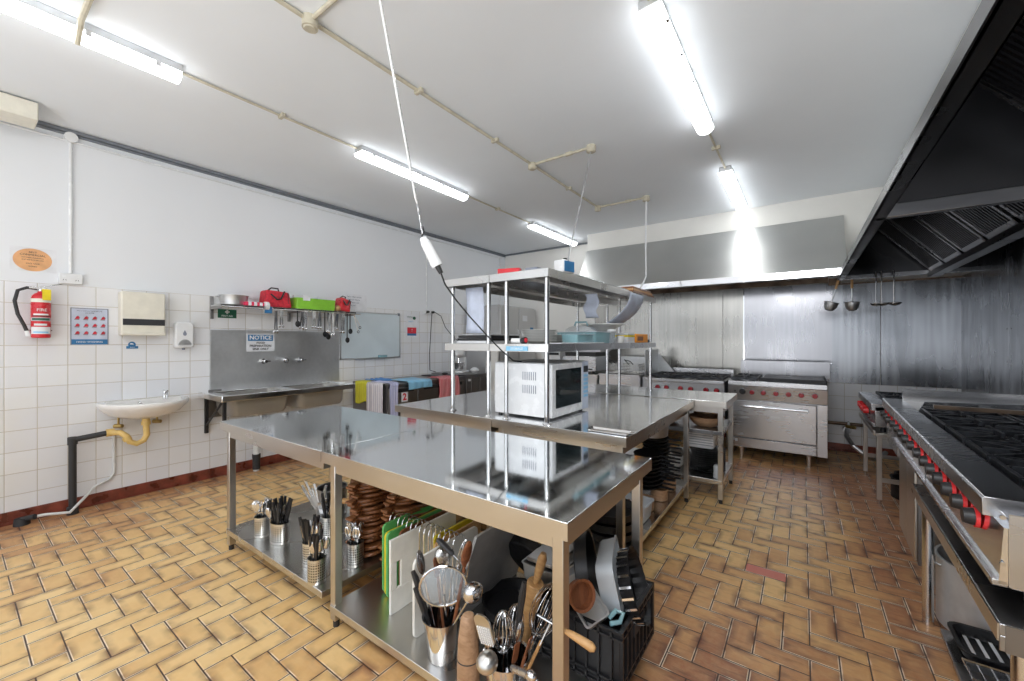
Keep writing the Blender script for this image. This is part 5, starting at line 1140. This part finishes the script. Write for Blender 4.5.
def p_paddle(hm,bm,w=.03,l=.09):
    def f(t,L): MB().tube([(0,0,0),(0,0,L-l)],[.006,.006],8).build('handle',M[hm],t); MB().ext(rr(-w,L-l,w,L,w*.45),.003,'XZ',-.0015).build('blade',M[bm],t)
    return f
def p_strainer(t,L):
    MB().tube([(0,0,0),(0,0,L-.10)],.005,8).build('handle',M['chrome'],t)
    MB().tube([(.09*math.cos(2*PI*k/24),0,L-.06+.09*math.sin(2*PI*k/24)) for k in range(24)],.005,6,closed=True).build('rim',M['chrome'],t)
    m=MB(); m.T=Matrix.Translation((0,0,L-.06))@Matrix.Rotation(PI/2,4,'X'); m.lathe([(.0,.045),(.045,.038),(.075,.02),(.089,0)],(0,0,0),24); m.build('mesh_bowl',M['clear'],t)
bz=za+.02
tool('serving_spoon','black-handled steel serving spoon, leftmost and tall in the beaker','spoon',(bx-.02,by,bz),(-1.305,1.15,.525),p_spoon('chrome','shelfdark',.028,.05))
tool('black_grip_utensil','upper black curved handle at the left of the beaker','utensil',(bx+.0,by-.02,bz),(-1.335,1.15,.43),p_black)
tool('black_grip_utensil','lower black curved handle at the left of the beaker','utensil',(bx+.02,by-.03,bz),(-1.31,1.14,.375),p_black)
tool('serving_ladle','steel ladle with a bright round bowl in the back of the beaker','ladle',(bx,by+.02,bz),(-1.235,1.22,.535),p_spoon('chrome','steel',.036,.04,.006,.6))
tool('skimmer','round clear wire-mesh skimmer leaning over the beaker front','skimmer',(bx+.03,by+.01,bz),(-1.135,1.12,.50),p_strainer,.3)
tool('serving_ladle','large shiny ladle leaning right out of the beaker','ladle',(bx-.02,by,bz),(-.99,1.16,.485),p_spoon('chrome','chrome',.042,.045,.006,.75))
tool('wooden_spoon','brown wooden spoon leaning right from the beaker','wooden spoon',(bx+.035,by,bz),(-1.05,1.18,.625),p_spoon('woodred','woodred',.027,.055,.008,.25))
tool('black_grip_utensil','black-handled tongs tip lying across the top of the beaker utensils','utensil',(-1.08,1.2,.50),(-1.24,1.2,.57),p_black)
tool('serving_fork','steel serving fork behind the skimmer','fork',(bx-.01,by+.03,bz),(-1.26,1.22,.50),p_paddle('chrome','steel',.016,.07))
tool('wooden_spatula','dark wooden spatula in the middle of the beaker','spatula',(bx,by+.02,bz),(-1.245,1.19,.50),p_paddle('woodred','woodred',.02,.08))
tool('wire_whisk','small steel whisk standing at the right side of the beaker','whisk',(bx+.02,by+.03,bz),(-1.10,1.22,.60),p_whisk(5,.026))
tool('slotted_turner','slotted steel turner behind the wooden spoon','turner',(bx+.03,by+.04,bz),(-1.14,1.25,.52),p_paddle('chrome','steel',.028,.08))
for k in range(4): tool('slim_utensil','slim steel handle crowded in the middle of the beaker','utensil',(bx+.01*k-.02,by+.01,bz),(bx-.06+.045*k,by+.05-.01*k,bz+.34+.03*(k%2)),p_spoon('chrome','steel',.014,.03,.004))
for o in [x for x in bpy.data.objects if x.get('label','').startswith('slim steel handle')]: o['group']='slim steel utensils in the front beaker'
# wooden pestle, grater spoon and ladle ball leaning in front
t=thing('wooden_pestle','tall worn wooden pestle standing between the two utensil beakers','pestle',(-1.0,1.12,za),world=False)
MB().lathe([(.040,0),(.042,.01),(.042,.1),(.037,.2),(.028,.27),(.02,.282),(0,.286)],(0,0,0),24).build('pestle_body',M['woodgrey'],t)
MB().tube([(.041*math.cos(2*PI*k/20),.041*math.sin(2*PI*k/20),.125) for k in range(20)],.0022,5,closed=True).build('dark_ring',M['ink'],t)
bx2,by2=-.86,1.165
t=beaker(bx2,by2,.062,.082,.17,'steel jug-like beaker with whisks at the front right of the bench shelf')
MB().tube([(.08,0,.14),(.12,.01,.13),(.12,.01,.06),(.07,0,.05)],.006,8).build('jug_handle',M['chrome'],t)
def p_grater(t,L):
    MB().tube([(0,0,0),(0,0,L-.12)],.006,8).build('handle',M['chrome'],t)
    MB().ext(rr(-.032,L-.13,.032,L,.03,7),.006,'XZ',-.003).build('head',M['steel'],t)
    m=MB()
    for i in range(6):
        for j in range(8): m.box(-.026+i*.0092,-.006,L-.122+j*.0095,-.021+i*.0092,-.003,L-.117+j*.0095)
    m.build('perforations',M['whiteink'],t)
tool('slotted_skimmer','perforated flat steel skimmer leaning left in front of the wooden pestle','skimmer',(bx2-.02,by2,bz+.0),(-.905,1.075,.455),p_grater,.4)
tool('serving_ladle','round steel ladle head nearest the camera, in front of the beakers','ladle',(bx2-.02,by2-.02,bz),(-.84,1.04,.375),p_ladle('chrome','steel',.036))
tool('wire_whisk','balloon whisk with thick wires in the middle of the right beaker','whisk',(bx2-.02,by2,bz),(-.865,1.155,.44),p_whisk(8,.036))
tool('wire_whisk','second balloon whisk crowded behind in the right beaker','whisk',(bx2+.0,by2+.02,bz),(-.84,1.2,.45),p_whisk(7,.034))
tool('wire_whisk','large balloon whisk leaning right behind the beaker','whisk',(bx2+.0,by2+.06,bz),(-.74,1.31,.50),p_whisk(8,.055))
tool('black_grip_utensil','straight black handle pointing up from the right beaker','utensil',(bx2,by2+.01,bz),(-.80,1.19,.545),p_black)
tool('serving_spoon','steel serving spoon with pointed bowl in the right beaker','spoon',(bx2+.02,by2,bz),(-.80,1.17,.42),p_spoon('chrome','chrome',.024,.045))
tool('pastry_brush','red-brown handled brush standing in the right beaker','brush',(bx2+.02,by2-.02,bz),(-.79,1.135,.37),p_paddle('chrome','woodred',.013,.075))
tool('rubber_spatula','white rubber spatula leaning right in the right beaker','spatula',(bx2+.03,by2,bz),(-.70,1.2,.44),p_paddle('woodlight','white',.03,.08))
tool('wooden_spatula','orange-brown wooden tool beside the white rubber spatula','spatula',(bx2+.03,by2-.02,bz),(-.745,1.15,.40),p_paddle('woodred','woodred',.012,.07))
tool('can_opener','chunky steel can opener leaning to the bench leg','can opener',(-.80,1.12,.29),(-.69,1.09,.33),p_spoon('steel','chrome',.016,.022,.012,.9))
t=thing('rolling_pin','pale wooden rolling pin standing upright behind the right beaker','rolling pin',(-.975,1.41,za),world=False)
MB().cyl((0,0,.04),(0,0,.31),.036,.036,24).build('barrel',M['woodlight'],t,bev=.004); MB().lathe([(.012,.31),(.014,.325),(.018,.365),(.019,.42),(.012,.445),(0,.448)],(0,0,0),16).build('handle',M['woodlight'],t); MB().lathe([(0,0),(.014,.004),(.014,.04)],(0,0,0),12).build('handle',M['woodlight'],t)
t.rotation_euler=(0,R(16),0)
t=thing('long_wood_handle_tool','wood-handled tool poking out past the front right bench leg','tool',(-.60,1.12,.49),world=False)
MB().cyl((-.10,-.0,.02),(.0,0,.01),.004,.005,8).build('steel_shank',M['chrome'],t); MB().tube([(.0,0,.01),(.03,0,.007),(.065,0,.002),(.09,0,-.003),(.10,0,-.005)],[.008,.011,.013,.0135,.007],14).build('grip',M['woodlight'],t)
# crate with pans
t=thing('plastic_crate','black plastic crate crammed with pans at the right end of the lower shelf','crate',(-.75,1.7,za))
cx0,cx1,cy0,cy1,cz1=-.98,-.545,1.44,1.808,.33
m=MB(); th=.008
m.box(cx0,cy0,za,cx1,cy1,za+.01)
for (a,b,c,d) in ((cx0,cy0,cx1,cy0+th),(cx0,cy1-th,cx1,cy1),(cx0,cy0+th,cx0+th,cy1-th),(cx1-th,cy0+th,cx1,cy1-th)): m.box(a,b,za+.01,c,d,cz1)
m.build('crate_walls',M['black'],t,bev=.003)
m=MB(); o=.012
for z_ in (za+.0,za+.03,cz1-.03,cz1-.004):
    m.box(cx0-o,cy0-o,z_,cx1+o,cy0,z_+.008).box(cx1,cy0,z_,cx1+o,cy1+o,z_+.008).box(cx0-o,cy1,z_,cx1,cy1+o,z_+.008)
for k in range(9):
    y_=cy0+.045*k; m.box(cx1,y_,za,cx1+o,y_+.008,cz1); x_=cx0+.05*k; m.box(x_,cy0-o,za,x_+.008,cy0,cz1)
m.box(cx1,cy1,za,cx1+o,cy1+o,cz1+.004)
m.build('crate_ribs',M['black'],t)
MB().box(cx1+.002,cy0+.12,cz1-.085,cx1+.014,cy1-.12,cz1-.04).build('hand_hold',M['ink'],t)
def discpan(name,label,c,r,dep,mat,rot):
    t=thing(name,label,'pan',c,world=False); MB().lathe([(0,0),(r*.9,0),(r*.96,.006),(r,dep),(r+.006,dep),(r+.006,dep+.003),(r-.004,dep),(r*.9,.008),(0,.006)],(0,0,0),40).build('pan_body',mat,t); t.rotation_euler=rot; return t
discpan('round_cake_pan','deep black round pan standing upright in the crate',(-.80,1.63,.40),.15,.055,M['black'],(0,R(80),R(20)))
t=thing('clear_food_container','cloudy clear plastic container standing on edge in the crate','container',(-.70,1.64,.40),world=False)
m=MB(); tray(m,-.10,-.14,0,.10,.14,.07,.035,.003,.012,5,.01); m.build('container_body',M['clearw'],t); t.rotation_euler=(R(0),R(78),R(18))
t=thing('fluted_cake_tin','black fluted ring tin standing on edge at the right of the crate','cake tin',(-.60,1.66,.375),world=False)
m=MB(); n=44; vs=[];
for (r_,z_) in ((.125,0),(.135,.05),(.14,.055)):
    for k in range(n): rq=r_+(.006 if k%2 else -.004 if z_<.05 else 0); vs.append((rq*math.cos(2*PI*k/n),rq*math.sin(2*PI*k/n),z_))
m.add(vs,[(l*n+k,l*n+(k+1)%n,(l+1)*n+(k+1)%n,(l+1)*n+k) for l in range(2) for k in range(n)]+[tuple(range(n-1,-1,-1))])
m.build('fluted_wall',M['iron'],t); 
m=MB()
for k in range(0,n,2): a=2*PI*k/n; m.obox((.1375*math.cos(a),.1375*math.sin(a),.026),(.003,.009,.046),(0,0,a))
m.build('flute_ribs',M['chrome'],t); t.rotation_euler=(0,R(72),R(14))
t=thing('loaf_tin','long pale steel loaf tin lying behind the front bench leg','tin',(-.93,1.62,.30)); m=MB(); tray(m,-1.02,1.50,.335,-.84,1.86,.41,.01,.003,.01,3,.006); m.build('tin_body',M['alu'],t); t.name='loaf_tin'
solo(MB().box(-1.0,1.51,.420,-.86,1.85,.438),'flat_tray',M['shelfdark'],'flat dark steel tray lying on the loaf tin','tray',(-.93,1.62,.42),bev=.003)
discpan('brown_bowl','brown pottery bowl tilted beside the front bench leg',(-.70,1.40,.44),.05,.04,M['woodred'],(0,R(75),R(-30)))
t=thing('steel_scoop','grey sloping sheet scoop leaning into the crate','scoop',(-.72,1.5,.36),world=False); m=MB(); tray(m,-.05,-.12,0,.05,.12,.03,.01,.003,.01,3,.004); m.build('scoop_body',M['alu'],t); t.rotation_euler=(R(20),R(-25),R(50))
solo(MB().tube([(-.60,1.47,.345),(-.58,1.49,.37),(-.555,1.50,.365),(-.56,1.48,.34),(-.59,1.455,.335)],.009,8),'green_band',M['clearteal'],'crumpled pale green strip on the front corner of the crate','strip',(-.58,1.48,.34))
# dark pans behind rolling pin
discpan('frying_pan','black frying pan with brown rim standing behind the rolling pin',(-1.10,1.68,.30),.14,.045,M['iron'],(R(-60),R(10),0))
discpan('frying_pan','second black pan lying flat at the back of the shelf behind the beakers',(-1.12,1.60,za+.001),.16,.05,M['black'],(0,0,0))
solo(MB().hexa([(-1.30,1.30,za+.001),(-1.285,1.30,za+.001),(-1.285,1.84,za+.001),(-1.30,1.84,za+.001)],[(-1.16,1.34,.55),(-1.145,1.34,.55),(-1.145,1.85,.55),(-1.16,1.85,.55)]),'steel_sheet_tray',M['palealu'],'large grey sheet tray leaning behind the second white board','tray',(-1.2,1.5,za),bev=.002)
# ------------------------------------------------------------------ under back benches
zs=.181
sp=thing('sizzle_pan','black cast sizzle pan in the tall stack on the microwave bench shelf','pan',(-1.0,3.45,zs+.09),world=False,group='cast sizzle pans stacked under the microwave bench')
MB().lathe([(0,0),(.085,0),(.10,.012),(.105,.022),(.10,.02),(.08,.006),(0,.006)],(0,0,0),24,1,1.35).build('pan_body',M['iron'],sp); MB().box(.09,-.012,.012,.2,.012,.02).build('handle',M['grate'],sp)
for (bx_,by_,n,z0) in ((-1.0,3.45,11,zs+.09),(-.98,3.18,9,zs+.09)):
    for k in range(n):
        if (bx_,k)==(-1.0,0): continue
        dup(sp,(bx_+random.uniform(-.01,.01),by_,z0+.03*k),(0,0,random.uniform(-.15,.15)),label=None if bx_==-1.0 else 'black cast sizzle pan in the nearer stack under the microwave bench',group=None if bx_==-1.0 else 'cast sizzle pans in the nearer stack')
for i,(x_,y_) in enumerate(((-.93,2.95),(-.90,3.20),(-.90,3.45),(-1.05,2.8))):
    t=thing('pale_ramekin',('tan round pot standing second nearest on the bench shelf below the pans','tan round pot under the nearer stack of pans','tan round pot under the far stack of pans','tan round pot nearest the camera on the bench shelf below the pans')[i],'pot',(x_,y_,zs),world=False)
    MB().lathe([(.055,0),(.062,.006),(.064,.085),(.058,.085),(.054,.01),(0,.01)],(0,0,0),24).build('pot_body',M['woodgrey'],t)
discpan('large_saucepan','wide pale steel pan on top of the sizzle pan stack',(-1.05,3.42,.615),.16,.09,M['alu'],(0,0,0))
discpan('frying_pan','flat black pan pile at the near end of the bench shelf under the microwave',(-1.3,2.7,zs+.001),.2,.05,M['iron'],(0,0,0))
for k in range(3): discpan('roasting_dish',('lowest','middle','topmost')[k]+' dark roasting dish stacked under the microwave bench front',(-1.0,2.45,zs+.001+.06*k),.17,.05,M['black'],(0,0,0))
tubbox('plastic_tub','pale grey plastic tub on the shelf end behind the near bench leg','tub',-1.05,2.17+.06,.36,-.82,2.30,.44,M['clearw']) if 0 else None
t=thing('grey_wash_tub','pale grey plastic tub under the front edge of the microwave bench','tub',(-.95,2.5,zs)); m=MB(); tray(m,-1.14,2.66,zs+.002,-.84,2.86,zs+.12,.03,.004,.02,4,.01); m.build('tub_body',M['clearw'],t)
# cross bench items
zz=.201
sp2=thing('black_plate','black plate in the stack on the cross bench lower shelf','plate',(-.72,4.12,zz),world=False,group='black plates on the cross bench lower shelf')
MB().lathe([(0,0),(.09,0),(.145,.014),(.15,.018),(.14,.016),(.09,.006),(0,.006)],(0,0,0),32).build('plate_body',M['black'],sp2)
for k in range(1,11): dup(sp2,(-.72,4.12,zz+.019*k))
t=thing('white_plastic_basket','white plastic basket standing on the stack of black plates','basket',(-.78,4.15,.42)); m=MB(); tray(m,-.90,4.02,.415,-.64,4.28,.56,.03,.004,.02,4,.008); m.build('basket_body',M['white'],t)
m=MB()
for k in range(1,6): m.box(-.885+.0*k,4.018+.0,.425+.022*k,-.655,4.022,.429+.022*k)
m.build('basket_slots',M['greyink'],t)
t=thing('white_bowl','white bowl beside the basket on the cross bench','bowl',(-.98,4.0,.40),world=False); t.location=(-1.0,4.0,zz)
MB().lathe([(.05,0),(.09,.04),(.11,.09),(.11,.095),(.08,.04),(0,.01)],(0,0,0),28).build('bowl_body',M['plate'],t)
def bowl(name,label,c,r,h,mat):
    t=thing(name,label,'bowl',c,world=False); MB().lathe([(r*.5,0),(r*.75,h*.25),(r*.95,h*.7),(r,h),(r+.006,h),(r*.9,h*.65),(r*.5,h*.1),(0,h*.08)],(0,0,0),32).build('bowl_body',mat,t); return t
zm=.621
bowl('wooden_bowl','brown bowl on the upper shelf of the cross bench under a steel bowl',(-.72,4.06,zm),.15,.09,M['woodgrey']); bowl('steel_bowl','shiny steel bowl nested in the right brown bowl',(-.72,4.06,zm+.065),.12,.09,M['chrome'])
bowl('wooden_bowl','brown bowl further left on the upper shelf of the cross bench',(-1.1,4.1,zm),.15,.09,M['woodgrey']); bowl('steel_bowl','white-rimmed bowl nested in the left brown bowl',(-1.1,4.1,zm+.06),.11,.08,M['plate'])
bowl('steel_bowl','steel mixing bowl hanging low behind the right leg of the cross bench',(-.68,4.36,.43),.12,.10,M['steel']).location=(-.98,4.3,zz)
t=thing('white_canister','small white canister at the aisle edge of the cross bench lower shelf','canister',(-.58,4.28,zz)); MB().lathe([(.035,0),(.04,.004),(.04,.10),(.03,.115),(.0,.118)],(-.60,3.93,zz),20).build('canister_body',M['clearw'],t)
# ------------------------------------------------------------------ invented fill lamps added out of view behind the camera
def area(name,loc,rot,sx,sy,e,col):
    l=bpy.data.lights.new(name,'AREA'); l.shape='RECTANGLE'; l.size=sx; l.size_y=sy; l.energy=e; l.color=col
    o=bpy.data.objects.new(name,l); COL.objects.link(o); o.location=loc; o.rotation_euler=rot; return o
area('added_bounce_fill',(-1.6,-1.6,1.0),(R(165),0,0),3.5,1.2,45,(1,.99,.98))  # added upward fill that brightens the ceiling, no real fixture
area('added_rear_fill',(-1.7,-2.1,1.7),(R(98),0,0),5.5,2.4,16,(.9,.95,1))  # added soft frontal fill, not an actual window
area('added_overhead_fill',(.0,-.6,2.9),(R(38),0,R(-6)),1.6,1.0,46,(.97,.98,1))  # added overhead fill that lifts the floor on the right side
